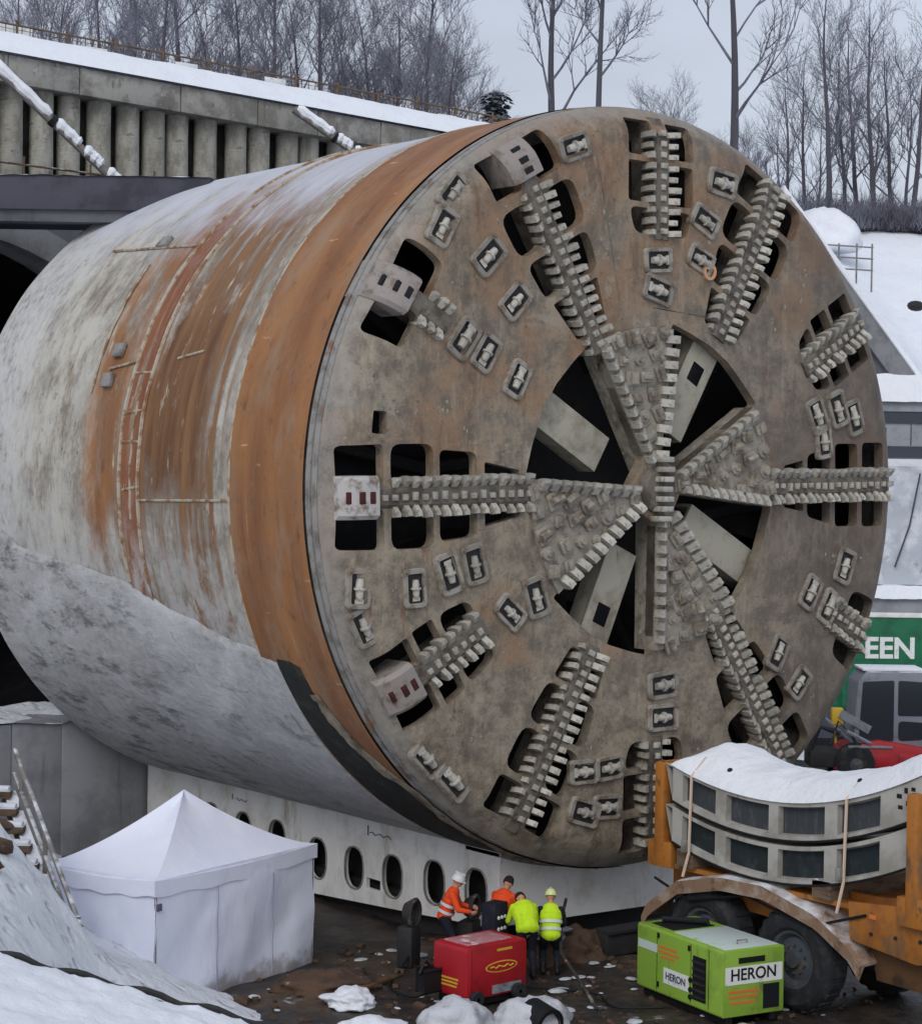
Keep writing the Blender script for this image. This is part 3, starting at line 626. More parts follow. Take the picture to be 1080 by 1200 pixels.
for a, (cells, s0, s1, box) in SPOKES.items():
    m = MB(); n = max(2, int((s1-s0)/.4)); prof = [(-.19, .6), (-.19, .0), (-.13, -.05), (.13, -.05), (.19, .0), (.19, .6)]
    t = bmesh.new(); rg = []
    for q in range(n+1):
        s = s0+(s1-s0)*q/n; rg.append([t.verts.new((pol(a, s, tt)[0], yy+dome(s), pol(a, s, tt)[1])) for tt, yy in prof])
    for A, B in zip(rg, rg[1:]):
        for i in range(len(prof)-1): t.faces.new((A[i], A[i+1], B[i+1], B[i]))
    t.faces.new(rg[0]); t.faces.new(rg[-1][::-1]); m.add(t)
    bar = part('tool_bar', m, M_BAR)
    nT = int((s1-s0-.1)/.2)
    for q in range(nT):
        s = s0+.12+q*.2
        for sg in (1, -1):
            Mx = frame(a, s+random.uniform(-.012, .012), sg*random.uniform(.21, .235), dome(s)+.09+random.uniform(-.03, .03), random.uniform(-.05, .05))
            if sg < 0: Mx = Mx @ Matrix.Rotation(pi, 4, 'Y')
            obj('scraper_tooth', random.choice(TOOTHS), bar, Mx)
    if s1-s0 > 1.4:      # row of wear studs down the middle
        m = MB(); s = s0+.15
        while s < s1-.1:
            m.box((-.05, -.10, -.06+random.uniform(-.03, .03)), (.05, .02, .06), frame(a, s, 0, dome(s)), .01); s += .2
        obj('wear_studs', m.mesh('wear_studs', M_TOOTH), bar, kind='stuff')
    if box:
        m = MB(); P = [(-.36, .6), (-.36, -.04), (-.29, -.12), (.29, -.12), (.36, -.04), (.36, .6)]
        t = bmesh.new(); rg = []
        for s in (s1+.02, s1+.2, s1+.36, s1+.5, s1+.6, s1+.68):
            rg.append([t.verts.new((pol(a, s, tt)[0], yy+dome(s), pol(a, s, tt)[1])) for tt, yy in P])
        for A, B in zip(rg, rg[1:]):
            for i in range(len(P)-1): t.faces.new((A[i], A[i+1], B[i+1], B[i]))
        t.faces.new(rg[0]); t.faces.new(rg[-1][::-1]); m.add(t)
        gb = part('gauge_cutter_box', m, M_GAUGE if a == -178.3 else M_GAUGE2)
        for q in range(3):
            s = s1+.15+.19*q; m = MB(); m.box((-.055, -.132, -.1), (.055, -.0, .1), frame(a, s, 0, dome(s)), .012)
            obj('cutter_recess', m.mesh('cutter_recess', M_MAROON if a < 0 else M_BLACK), gb)

# hub arms between the central openings
WEDGE = [(83, 119.5), (177, 219), (270.5, 311.5), (-6, 32)]
HA = []
for a0, a1 in WEDGE:
    A0, A1 = R(a0), R(a1); ro = 2.95
    P = [(.3*cos(A0), .3*sin(A0))]+[(ro*cos(A0+(A1-A0)*q/4), ro*sin(A0+(A1-A0)*q/4)) for q in range(5)]+[(.3*cos(A1), .3*sin(A1))]
    t = bmesh.new(); y0, y1 = -.06, .05
    top = [t.verts.new((x, y0+dome(hypot(x, z)), z)) for x, z in P]; bot = [t.verts.new((x, -.12, z)) for x, z in P]; k = len(P)
    t.faces.new(top); t.faces.new(bot[::-1])
    for i in range(k): t.faces.new((top[i], bot[i], bot[(i+1) % k], top[(i+1) % k]))
    bmesh.ops.recalc_face_normals(t, faces=t.faces[:])
    m = MB(); m.add(t); arm = part('hub_arm', m, M_HUB); HA.append(arm)
    for ang, sg in ((a0, -1), (a1, 1)):      # teeth along both edges
        s = .62
        while s < 2.75:
            Mx = frame(ang, s, -sg*.10, dome(s)-.02, random.uniform(-.08, .08))
            if sg < 0: Mx = Mx @ Matrix.Rotation(pi, 4, 'Y')
            obj('ripper_tooth', RIP, arm, Mx); s += .235
    mid = (a0+a1)/2; half = R((a1-a0)/2)
    s = .62; row = 0
    while s < 2.85:
        wid = s*half*2-.42; cols = max(1, int(wid/.4)+1)
        for cc in range(cols):
            tt = (cc-(cols-1)/2)*min(.4, wid/max(1, cols-.5))+random.uniform(-.04, .04)+(.06 if row % 2 else -.06)
            m = MB(); hx, hz, hh = random.uniform(.09, .15), random.uniform(.09, .15), random.uniform(.03, .10)
            fm = frame(mid, s+random.uniform(-.04, .04), tt, dome(s)-.06, random.uniform(-.4, .4)); ty = random.random()
            if ty < .5:
                m.box((-hx, -hh, -hz), (hx, .02, hz), fm, .025); m.box((-hx*.45, -hh-.05, -hz*.8), (hx*.45, -hh+.02, hz*.8), fm, .02)
            elif ty < .8:
                m.lathe([(.001, .0-hh-.05), (hz*.5, -hh-.05), (hz*.62, -hh), (hz, -hh+.01), (hz*1.1, .02)], 10, M=fm @ YAX)
            else:
                m.box((-hx*1.2, -.05, -hz*1.1), (hx*1.2, .02, hz*1.1), fm, .02); m.tube([fm @ Vector((-hx*.9, -.09, 0)), fm @ Vector((hx*.9, -.09, 0))], hz*.55, 8)
            obj('cutter_block', m.mesh('cutter_block', random.choice((M_HUB, M_HUB, M_HUB, M_HOUS))), arm)
        s += .36; row += 1
# centre nose
m = MB(); m.lathe([(.02, -.55), (.34, -.55), (.42, -.48), (.46, -.3), (.46, -.1)], 24, M=YAX @ Matrix.Translation((0, 0, dome(0)+.40)))
nose = part('centre_nose', m, M_BAR)
for q in range(7):
    z = -.54+.18*q; m = MB(); m.box((-.15, -.17, -.05), (.16, .1, .05), Matrix.Translation((random.uniform(-.03, .03), dome(0)-.15, z)), .02)
    obj('centre_tooth', m.mesh('centre_tooth', M_TOOTH), nose)
# channel beams set back in the central openings
for ang, hole in ((150, False), (246.5, True), (331, False), (60, True)):
    m = MB(); fm = frame(ang, 0, 0, -.5)
    m.box((1.2, .16, -.35), (3.3, .24, .35), fm, .01); m.box((1.2, .2, -.35), (3.3, .6, -.29), fm); m.box((1.2, .2, .29), (3.3, .6, .35), fm)
    bm_ = part('channel_beam', m, M_BEAM)
    if hole:
        m = MB(); m.box((2.3, .145, -.15), (2.68, .2, .15), fm, .01); obj('beam_port', m.mesh('beam_port', M_CAVE), bm_)
# cutter housings on the panels (bolted rounded boxes with a roller between two dark gaps)
def housing_mesh():
    m = MB(); P = rounded([(-.27, -.41), (.27, -.41), (.27, .41), (-.27, .41)], .12); I = rounded([(-.185, -.30), (.185, -.30), (.185, .30), (-.185, .30)], .05)
    t = bmesh.new(); k = len(P)
    O0 = [t.verts.new((x, .06, z)) for x, z in P]; O1 = [t.verts.new((x, -.05, z)) for x, z in P]; O2 = [t.verts.new((x*.95, -.075, z*.95)) for x, z in P]
    I1 = [t.verts.new((x, -.07, z)) for x, z in I]; I0 = [t.verts.new((x, .0, z)) for x, z in I]
    for a_, b_ in ((O0, O1), (O1, O2), (O2, I1), (I1, I0)):
        for i in range(k): t.faces.new((a_[i], a_[(i+1) % k], b_[(i+1) % k], b_[i]))
    t.faces.new(I0); m.add(t)
    for sx in (-1, 1):
        for sz in (-1, 1): m.lathe([(.001, .03), (.028, .025), (.032, 0)], 6, M=Matrix.Translation((sx*.2, -.07, sz*.34)) @ Matrix.Rotation(pi/2, 4, 'X'))
    return m.mesh('cutter_housing', M_HOUS, 30)
def roller_mesh():
    m = MB(); Mx = Matrix.Translation((0, .0, 0))
    m.lathe([(.001, -.2), (.07, -.2), (.08, -.12), (.085, -.03), (.125, -.02), (.125, .02), (.085, .03), (.08, .12), (.07, .2), (.001, .2)], 12, M=Mx)
    m.box((-.10, -.01, -.29), (.10, .0, -.2)); return m.mesh('disc_cutter', M_TOOTH, 30)
HM, RM = housing_mesh(), roller_mesh()
PIT = MB(); PIT.box((-.18, -.012, -.295), (.18, .003, .295)); PITM = PIT.mesh('housing_shadow', M_DARKST)  # dark sheet on the housing floor, painting in the shade of the recess
BOX = [(-4.50, 5.01), (-4.82, 4.39), (-3.88, 3.96), (-3.31, 3.22), (-4.40, 2.52), (-3.93, 2.30), (-3.26, 1.87), (-6.4, -1.69), (-6.25, -2.33), (-5.34, -1.70), (-4.65, -1.46), (-4.12, -1.32),
       (-3.33, -2.16), (-2.77, -1.91), (-1.97, 6.03), (0, 4.17), (0, 3.62), (1.08, 4.25), (1.66, 5.73), (1.20, 4.98), (4.3, 1.45), (4.9, 1.6), (5.4, 1.45), (4.5, .95), (.28, -3.6), (.31, -4.2), (.75, -2.0),
       (3.96, -3.75), (3.32, -3.14), (-.95, -5.04), (-1.55, -5.07), (-.97, -5.75), (-1.5, -5.8), (-4.88, -4.62), (-4.36, -5.02), (4.2, -2.0), (4.75, -2.3), (5.15, -2.7), (5.2, -1.5), (2.2, 5.4)]
SKIP = lambda x, z: any(abs(((math.degrees(atan2(z, x))-a+180) % 360)-180) < math.degrees(math.atan2(.75 if hypot(x, z) > 3.1 else 0, hypot(x, z))) and c[1] < hypot(x, z) < c[2] for a, c in SPOKES.items())
HSG = []
for x, z in BOX:
    s = hypot(x, z); a = math.degrees(atan2(z, x))
    if SKIP(x, z): continue
    sc = random.uniform(.82, .95)
    slope = math.atan(.3*s/40)
    fm = frame(a, s, 0, dome(s)) @ Matrix.Rotation(random.uniform(-.3, .3)+random.choice((0, pi)), 4, 'Y') @ Matrix.Rotation(-slope, 4, 'Z') @ Matrix.Scale(sc, 4)
    h = obj('cutter_housing', HM, TBM, CEN @ fm)
    obj('disc_cutter', RM, h, Matrix.Translation((0, -.06, 0)) @ Matrix.Scale(random.uniform(.85, 1.05), 4))
    obj('housing_floor_shade', PITM, h)
m = MB(); rl = random.Random(4)
for q in range(200):
    a, s_ = R(30*rl.randrange(12)+15.5+rl.uniform(-2.5, 2.5)), 6.3*sqrt(rl.uniform(.46, 1)); x, z = s_*cos(a), s_*sin(a)
    rr_ = rl.uniform(.008, .024); m.ball((x, dome(s_), z), rr_, 6, (rl.uniform(.8, 1.8), .5, rl.uniform(.8, 2.6)))
part('mud_crumbs', m, M_HUB, kind='stuff')
# bolted patches, weld seams and a painted ring on the panels
for pts in ([(-1.5, 6.3), (-.9, 3.3)], [(-.1, 3.3), (1.3, 3.2)], [(2.6, 5.0), (1.5, 2.9)]):
    (x0, z0), (x1, z1) = pts; m = MB(); n = 12
    m.tube([(x0+(x1-x0)*q/n, dome(hypot(x0+(x1-x0)*q/n, z0+(z1-z0)*q/n))+.004, z0+(z1-z0)*q/n) for q in range(n+1)], .012, 5); part('plate_seam', m, M_BAR)
m = MB(); m.lathe([(.10, 0), (.10, -.05), (.16, -.05), (.17, 0)], 20, M=Matrix.Translation((1.3, dome(4.25)-.005, 4.05)) @ YAX); part('grease_port', m, simple('orange_port_paint', srgb(196, 150, 112), [], .6))

# ------------------------------------------------------------------ cradle under the shield
CR = thing('shield_cradle', (-2.2, 7, 0), 0, 'long white steel cradle with oval holes carrying the boring shield', 'cradle')
XC = 0.0
def oval(cy, cz, ry, rz, n=20): return [(cy+ry*abs(cos(t))**.8*(1 if cos(t) > 0 else -1), cz+rz*abs(sin(t))**.8*(1 if sin(t) > 0 else -1)) for t in [2*pi*i/n for i in range(n)]]
hl = [oval(y-7, z, .33, .42) for y, z in ((1.66, 1.08), (2.95, 1.03), (4.31, .92), (5.63, .88), (6.95, .86), (8.5, 1.0), (9.86, .98), (11.2, 1.0))]
hl.append(rounded([(4.72-7, .55), (5.2-7, .55), (5.2-7, .76), (4.72-7, .76)], .03))
b = plate_curve([(-6.0, .5), (-3.0, .3), (0, .12), (7.1, .02), (7.1, 2.0), (-6.0, 2.0)], hl, 0, .08)
for v in b.verts: v.co = Vector((v.co.y, v.co.x, v.co.z))
bmesh.ops.recalc_face_normals(b, faces=b.faces[:])
m = MB(); m.bm.free(); m.bm = b; m.build('side_plate', M_WHITEP, CR)
for P in hl[:8]: m = MB(); m.tube([(-.005, y_, z_) for y_, z_ in P+P[:1]], .022, 5, cap=False); m.build('hole_rim', M_RIM, CR)
m = MB(); m.box((-.06, -6.05, 1.995), (.35, 7.13, 2.06), bev=.01); m.build('top_flange', M_WHITEP, CR)
m = MB(); m.box((.5, -5.6, .0), (.6, 7.1, 1.9)); m.build('inner_web', M_DARKST, CR)
arcp = [(x, ZC-sqrt(7.13**2-(x-2.2)**2)) for x in [0+.2*i for i in range(23)]]
m = MB(); m.prism([(-.003, .55), (4.4, .5)]+[(x-(.003 if x == 0 else 0), z) for x, z in arcp[::-1]], -6.035, -5.93, 'y'); m.build('front_plate', M_WHITEP, CR)
m = MB(); m.prism([(x, z-.0) for x, z in arcp]+[(x, z+.07) for x, z in arcp[::-1]], -6.07, -5.0, 'y'); m.build('saddle_strip', M_RIM, CR)
for y in (-3.45, -.75, 2.2): m = MB(); m.box((-.012, y, .5), (0, y+.03, 1.98)); m.build('plate_joint', M_WHITEP, CR)
m = MB(); m.box((.25, -5.4, -.1), (4.4, 6.2, .6)); m.build('base_skid', M_DARKST, CR)
m = MB(); m.box((-.006, -1.86, 1.60), (-.001, -1.82, 1.80)); m.tube([(-.004, -1.9-.09*q, 1.66+.03*sin(q*2.1)) for q in range(9)], .012, 4); m.build('script_logo', simple('blue_print', srgb(62, 70, 96), [], .6), CR)
m = MB(); m.box((-.006, 3.3, 1.62), (-.001, 3.34, 1.74)); m.tube([(-.004, 3.2-.08*q, 1.65+.025*sin(q*2.3)) for q in range(7)], .011, 4); m.build('script_logo', simple('grey_print', srgb(104, 108, 112), [], .6), CR)

# ------------------------------------------------------------------ white tent
TC = Vector((-7.62, 3.06, 0)); tr = atan2(2.61-1.26, -5.18+9.05)
TN = thing('party_tent', TC, tr, 'white pop-up tent with closed walls and a pointed roof', 'tent')
hx, hy, H = 2.13, 1.25, 2.12
def wall_fn(p, q, nrm, seed):
    def f(i, j):
        x = p[0]+(q[0]-p[0])*i; y = p[1]+(q[1]-p[1])*i; z = -.1+(H+.1)*j
        fold = .035*sin(17*i-6*j+seed*3)*max(0, fbm((i*3+seed, j*3, 8))+.25)+.05*sin(5.5*(i*2.0+(1-j)*.9)+seed)*(1-j*.6)*sin(pi*min(1, max(0, i)))+.04*fbm((i*4+seed, j*2, 1))*sin(pi*i)
        return (x+nrm[0]*fold, y+nrm[1]*fold, z)
    return f
for p, q, nrm, sd in (((-hx, -hy), (hx, -hy), (0, -1), 0), ((hx, -hy), (hx, hy), (1, 0), 2), ((hx, hy), (-hx, hy), (0, 1), 4), ((-hx, hy), (-hx, -hy), (-1, 0), 6)):
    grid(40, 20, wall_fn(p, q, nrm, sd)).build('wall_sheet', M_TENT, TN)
def roof_fn(p, q):
    def f(i, j):
        ex = p[0]+(q[0]-p[0])*i; ey = p[1]+(q[1]-p[1])*i; k = 1.02
        z0 = H-.06*sin(pi*i)
        t = j; h = z0+(1.12)*(t**1.45)-.05*sin(pi*i)*sin(pi*t)
        return (ex*k*(1-t), ey*k*(1-t), h)
    return f
C4 = [(-hx, -hy), (hx, -hy), (hx, hy), (-hx, hy)]
for i in range(4):
    grid(18, 18, roof_fn(C4[i], C4[(i+1) % 4])).build('roof_panel', M_TENT, TN)
    def val(p, q):
        return lambda u, v: ((p[0]+(q[0]-p[0])*u)*1.025, (p[1]+(q[1]-p[1])*u)*1.025, H-.06*sin(pi*u)+.005-.26*v-.02*sin(u*25)*v)
    grid(24, 3, val(C4[i], C4[(i+1) % 4])).build('valance', M_TENT, TN)
    m = MB(); m.tube([(C4[i][0]*.985, C4[i][1]*.985, -.1), (C4[i][0]*.985, C4[i][1]*.985, H-.05)], .025, 6); m.build('tent_leg', M_GALV, TN)
for x in (-.6, .9): m = MB(); m.tube([(x+.01*sin(z*9), -hy-.05, z) for z in [.0+.15*q for q in range(13)]], .008, 4); m.build('zip_seam', simple('zip_tape_%d' % int(x*10+9), srgb(150, 152, 176), [], .8), TN)
m = MB(); m.box((-hx+.0, -hy-.05, 1.62), (-hx+.12, -hy-.02, 1.74), bev=.01); m.build('corner_patch', simple('grey_patch', srgb(96, 96, 118), [], .8), TN)

# ------------------------------------------------------------------ rails and steps on the snow bank, foreground ledge
def A(a, d, dz=0): return site(a, d, bank_z(a, d)+dz)
st = thing('site_stair', A(-6.6, 30.5), 0, 'snow covered site stair with tube handrails descending the bank', 'stair')
b0 = st.location.copy()
P0, P1 = Vector(site(-7.3, 34.2, 3.6)), Vector(site(-5.42, 30, 1.72))
def rail(off, h0, h1, name, rad=.045):
    m = MB(); o = Vector((RT.x*off, RT.y*off, 0))
    m.tube([P0+o+Vector((0, 0, h0))-b0, P1+o+Vector((0, 0, h1))-b0], rad, 8); m.build(name, M_GALV, st)
rail(0, .55, .45, 'handrail'); rail(0, .15, .1, 'handrail'); rail(-.75, .6, .5, 'handrail'); rail(-.75, .2, .15, 'handrail')
for off in (0, -.75):
    for q in (.12, .5, .97):
        m = MB(); p = P0.lerp(P1, q)+Vector((RT.x*off, RT.y*off, 0))-b0; m.tube([p+Vector((0, 0, -.5)), p+Vector((0, 0, .52))], .04, 8); m.build('rail_post', M_GALV, st)
for off in (-.97, -.09):
    o_ = Vector((RT.x*off, RT.y*off, 0)); m = MB(); m.tube([P0+o_+Vector((0, 0, -.22))-b0, P1+o_+Vector((0, 0, -.22))-b0], .15, 4); m.build('stringer', M_WOOD, st)
for q in range(9):
    p = P0.lerp(P1, (q+.5)/9)-b0; m = MB(); Mx = Matrix.Translation(p) @ Matrix.Rotation(atan2(RT.y, RT.x), 4, 'Z')
    m.box((-.95, -.12, -.1), (-.1, .12, .02), Mx, .01); s_ = m.build('stair_tread', M_WOOD, st)
    m = MB(); m.box((-.93, -.11, .015), (-.12, .1, .09), Mx, .03); obj('tread_snow', m.mesh('tread_snow', M_SNOW), s_)
m = MB(); p = P1-b0; m.box((-.25, -.2, -.3), (.35, .2, -.02), Matrix.Translation(p) @ Matrix.Rotation(.7, 4, 'Z'), .02); m.build('footing', M_BLACK, st)
random.seed(21)
for a, d, s_, lab in ((-6.45, 29.2, .2, 'largest brown stone in the snow bank, left of the handrail foot'), (-6.3, 28.2, .12, 'small brown stone in the snow bank just above the ledge hose'), (-6.7, 30.4, .15, 'brown stone in the snow bank beside the lower stair treads')):
    m = MB(); t = bmesh.new(); bmesh.ops.create_icosphere(t, subdivisions=2, radius=s_)
    for v in t.verts: v.co = v.co*(1+.5*fbm(v.co*(.9/s_)+Vector((d, a, 0)))); v.co.z *= .5; v.co.x *= 1.4
    m.add(t); o = m.build('rock', M_DIRT, None, label=lab, cat='rock', group='brown stones in the snow bank'); o.location = A(a, d, .02); o.rotation_euler = (.2, .3, a)

LG = thing('snow_ledge', site(-4.5, 23.5, 2.6), 0, 'snow covered low wall with a dark hose along its edge, nearest the viewer', 'wall')
lb = LG.location.copy()
E0, E1, E2, E3 = site(-6.2, 24.6, 3.20), site(-1.7, 24.9, 1.98), site(-1.2, 20.0, 2.05), site(-6.2, 19.5, 3.3)
def ledge(i, j):
    p = E0.lerp(E1, i).lerp(E3.lerp(E2, i), j); n = .06*fbm((i*9, j*9, 4))+.02*fbm((i*40, j*40, 2))
    return p-lb+Vector((0, 0, n+(.06 if 0 < j < 1 else 0)))
grid(80, 50, ledge).build('snow_top', M_SNOW, LG)
m = MB(); n = 40
m.tube([E0.lerp(E1, q/n)-lb+RT*0+FW*.05+Vector((0, 0, .03+.03*sin(q*.9)+.02*fbm((q*.4, 0, 0)))) for q in range(-2, n+3)], .04, 8); m.build('edge_hose', M_DARKST, LG)
t = bmesh.new(); V = [t.verts.new(p-lb) for p in (E0, E1, E2, E3)]; B = [t.verts.new(Vector((p.x, p.y, -.3))-lb) for p in (E0, E1, E2, E3)]
for i in range(4): t.faces.new((V[i], V[(i+1) % 4], B[(i+1) % 4], B[i]))
m = MB(); m.add(t); m.build('wall_body', M_CONC, LG)

# ------------------------------------------------------------------ low loader with two curved lining segments
TK = thing('low_loader', (-.6, -4, 0), 0, 'orange low loader trailer with muddy fender carrying curved lining segments', 'trailer')
# local: y' = Y+4, x' = X+.6
def wheel(name, y, x0=0.0, r=.86, w=.5):
    o = bpy.data.objects.new(name, None); bpy.data.objects.remove(o)
    m = MB(); WM = Matrix.Translation((x0, y, r)) @ Matrix.Rotation(pi/2, 4, 'Y')
    m.lathe([(r*.56, .03), (r*.62, -.01), (r*.86, -.02), (r*.96, .05), (r, .12), (r, w-.1), (r*.94, w), (r*.5, w)], 48, M=WM)
    for q in range(26):
        a = 2*pi*q/26
        m.box((r-.012, -.045, .1), (r+.022, .045, w-.1), WM @ Matrix.Rotation(a, 4, 'Z'))
    ty = m.build('wheel', M_TYRE, TK)
    m = MB(); m.lathe([(.001, .02), (r*.16, .02), (r*.18, .1), (r*.42, .14), (r*.5, .05), (r*.58, .03), (r*.58, w*.7)], 32, M=WM)
    for q in range(10):
        a = 2*pi*q/10; m.lathe([(.001, -.03), (.025, -.03), (.025, .06)], 6, M=WM @ Matrix.Translation((r*.27*cos(a), r*.27*sin(a), .1)))
    obj('rim', m.mesh('rim', M_HUBP), ty)
for y in (1.35, -.75): wheel('wheel', y)
for y in (1.35, -.75): wheel('wheel', y, 2.1)
FZ = [(2.75, 1.0), (2.6, 1.27), (1.85, 1.78), (.8, 2.02), (-.2, 2.04), (-1.38, 1.76), (-2.1, 1.38), (-2.35, 1.1)]
t = bmesh.new(); n = 40; rows = []
for q in range(n+1):
    y = 2.75-5.1*q/n; z = interp(-y, [(-a, b_) for a, b_ in FZ]); 
    rows.append([t.verts.new((xx, y, z+dz)) for xx, dz in ((-.12, -.26), (-.14, -.03), (0.0, 0), (.55, .02), (.55, -.02), (0.0, -.04))])
for a_, b_ in zip(rows, rows[1:]):
    for j in range(6): t.faces.new((a_[j], a_[(j+1) % 6], b_[(j+1) % 6], b_[j]))
t.faces.new(rows[0]); t.faces.new(rows[-1][::-1])
m = MB(); m.add(t); m.build('fender', M_FEND, TK)
m = MB(); m.prism([(2.6, 1.45), (2.6, 2.0), (-2.2, 2.1), (-5.5, 2.45), (-5.5, 1.75), (-3.2, 1.5), (-2.4, 1.2)], .5, .7, 'x'); m.build('chassis_rail', M_ORANGE, TK)
m = MB(); m.prism([(2.6, 1.45), (2.6, 2.0), (-2.2, 2.1), (-5.5, 2.45), (-5.5, 1.75), (-3.2, 1.5), (-2.4, 1.2)], 1.8, 2.0, 'x'); m.build('chassis_rail', M_ORANGE, TK)
m = MB(); m.prism([(-2.05, 1.45), (-2.0, 2.05), (-5.5, 2.38), (-5.5, 1.55), (-3.4, 1.30)], -.02, .1, 'x', bev=.01); m.build('gusset_plate', M_ORANGE, TK)
m = MB(); m.prism([(-2.2, 1.38), (-3.3, 1.2), (-5.5, 1.45), (-5.5, .75), (-2.35, .8)], .3, .42, 'x', bev=.01); m.build('lower_skirt', M_MUDDY, TK)
m = MB(); m.box((.1, -5.5, 1.9), (2.3, 2.6, 1.98)); m.build('deck', M_ORANGE, TK)
for q in range(5): m = MB(); m.lathe([(.001, -.03), (.03, -.03), (.034, 0)], 6, M=Matrix.Translation((-.02, -2.5-.5*q, 1.62+.03*q)) @ Matrix.Rotation(pi/2, 4, 'Y')); m.build('bolt', M_DARKST, TK)
m = MB(); m.tube([(-.05, 2.5, 1.7), (-.08, 1.6, 1.45), (.0, .3, 1.75), (-.06, -1.2, 1.5), (-.05, -2.4, 1.9)], .025, 6); m.build('air_line', M_BLACK, TK)
for y in (-2.6, -4.2): m = MB(); m.box((-.035, y, 1.86), (-.02, y+.14, 1.93)); m.build('side_reflector', M_ORPR, TK)
for y, xx in ((2.45, -.02), (-3.42, -.18)):
    m = MB(); m.box((xx, y-.1, 1.9), (xx+.2, y+.12, 3.75 if y > 0 else 3.98), bev=.015); m.box((xx+.02, y-.3, 1.9), (xx+.18, y+.3, 2.35), bev=.01); m.build('stake_post', M_ORANGE, TK)
m = MB(); m.prism([(2.62, 1.95), (2.62, 3.75), (2.5, 3.75), (2.38, 1.95)], .1, 2.3, 'x'); m.build('tail_board', M_ORANGE, TK)
for y in (-.95, 1.15): m = MB(); m.box((.4, y, .75), (2.0, y+.4, 1.05)); m.build('axle', M_DARKST, TK)
for y0, y1 in ((2.0, 1.6), (-1.2, -1.6)):
    m = MB(); m.box((.0, y1, 1.98), (2.1, y0, 2.28)); m.build('timber_bearer', M_WOOD, TK)

def segment(zoff, label, pock, snow, strap_lab):
    SG = thing('lining_segment', (-.6, -4, 2.08+zoff), 0, label, 'concrete segment', 'curved lining segments on the trailer')
    zb = lambda y: .07*y*y; TH = .63; XW = 1.95
    ys = [2.13-.06*q for q in range(0, 102)]
    cells = [(-.0+1.88, 1.06), (.80, -.2), (-.42, -1.45), (-1.72, -2.62)]
    t = bmesh.new(); sect = []
    for y in ys:
        z0 = zb(y); nx = -.14*y; L = sqrt(1+nx*nx)
        sect.append([t.verts.new((xx, y-nx/L*h*(-1)*-1, z0+h)) for xx, h in ((0, 0), (0, TH), (XW, TH), (XW, 0))])
    for a_, b_ in zip(sect, sect[1:]):
        for j in range(1, 4): t.faces.new((a_[j], a_[(j+1) % 4], b_[(j+1) % 4], b_[j]))
    t.faces.new(sect[0]); t.faces.new(sect[-1][::-1])
    # side wall with recessed pockets
    zr = (.0, .07, .56, TH)
    cols = [ys[0]]
    for c0, c1 in cells: cols += [c0, c1]
    cols.append(ys[-1])
    def P(y, h, x): nx = .14*y; L = sqrt(1+nx*nx); return t.verts.new((x, y+nx/L*h*0, zb(y)+h))
    for k_, (ya, yb) in enumerate(zip(cols, cols[1:])):
        nseg = max(1, int(abs(ya-yb)/.12)); pocket = k_ % 2 == 1
        for q in range(nseg):
            a, b2 = ya+(yb-ya)*q/nseg, ya+(yb-ya)*(q+1)/nseg
            for h0, h1 in zip(zr, zr[1:]):
                if pocket and h0 == .07:
                    t.faces.new((P(a, h0, 0), P(b2, h0, 0), P(b2, h0+.03, .13), P(a, h0+.03, .13))); t.faces.new((P(a, h1, 0), P(b2, h1, 0), P(b2, h1-.03, .13), P(a, h1-.03, .13)))
                    if q == 0: t.faces.new((P(a, h0, 0), P(a, h1, 0), P(a, h1-.03, .13), P(a, h0+.03, .13)))
                    if q == nseg-1: t.faces.new((P(b2, h0, 0), P(b2, h1, 0), P(b2, h1-.03, .13), P(b2, h0+.03, .13)))
                else: t.faces.new((P(a, h0, 0), P(b2, h0, 0), P(b2, h1, 0), P(a, h1, 0)))
    bmesh.ops.remove_doubles(t, verts=t.verts[:], dist=1e-4)
    m = MB(); m.bm.free(); m.bm = t; m.build('segment_body', M_SEG, SG)
    for c0, c1 in cells:
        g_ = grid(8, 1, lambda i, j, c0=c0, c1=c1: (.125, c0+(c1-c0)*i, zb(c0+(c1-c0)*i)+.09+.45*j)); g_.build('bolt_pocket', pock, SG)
    m = MB(); m.tube([(-.004, y, zb(y)-.012) for y in ys[::4]], .022, 5); m.build('gasket', M_BLACK, SG)
    if snow:
        def sn(i, j):
            y = 2.16-6.1*i; x = -.04+2.0*j; e = min(i*14, (1-i)*14, j*5, (1-j)*5, 1)
            return (x, y, zb(y)+TH+max(0, e)**.6*(.24+.20*sin(pi*j)+.08*fbm((x*1.2, y*1.0, 1))))
        grid(90, 30, sn).build('snow_cover', M_SNOW, SG)
        for y in (1.0, -1.95): m = MB(); m.ball((.28, y, zb(y)+TH+.26), .055, 8); m.build('lifting_eye', M_BLACK, SG)
        m = MB(); random.seed(3)
        for (y, z, w_, h_) in ((-2.95, .44, .10, .07), (-3.1, .47, .07, .09), (-3.24, .46, .08, .06), (-2.98, .26, .09, .06), (-3.14, .26, .06, .08), (-3.28, .3, .1, .05), (-3.18, .16, .14, .04)):
            m.box((-.006, y-w_, zb(y)+z), (-.001, y, zb(y)+z+h_))
        m.build('stencil_marks', M_BLACK, SG)
    return SG
segment(0, 'lower curved lining segment with dark square pockets, on the trailer deck', M_POCKD, False, '')
segment(.72, 'upper curved lining segment topped with thick snow', M_POCK, True, '')
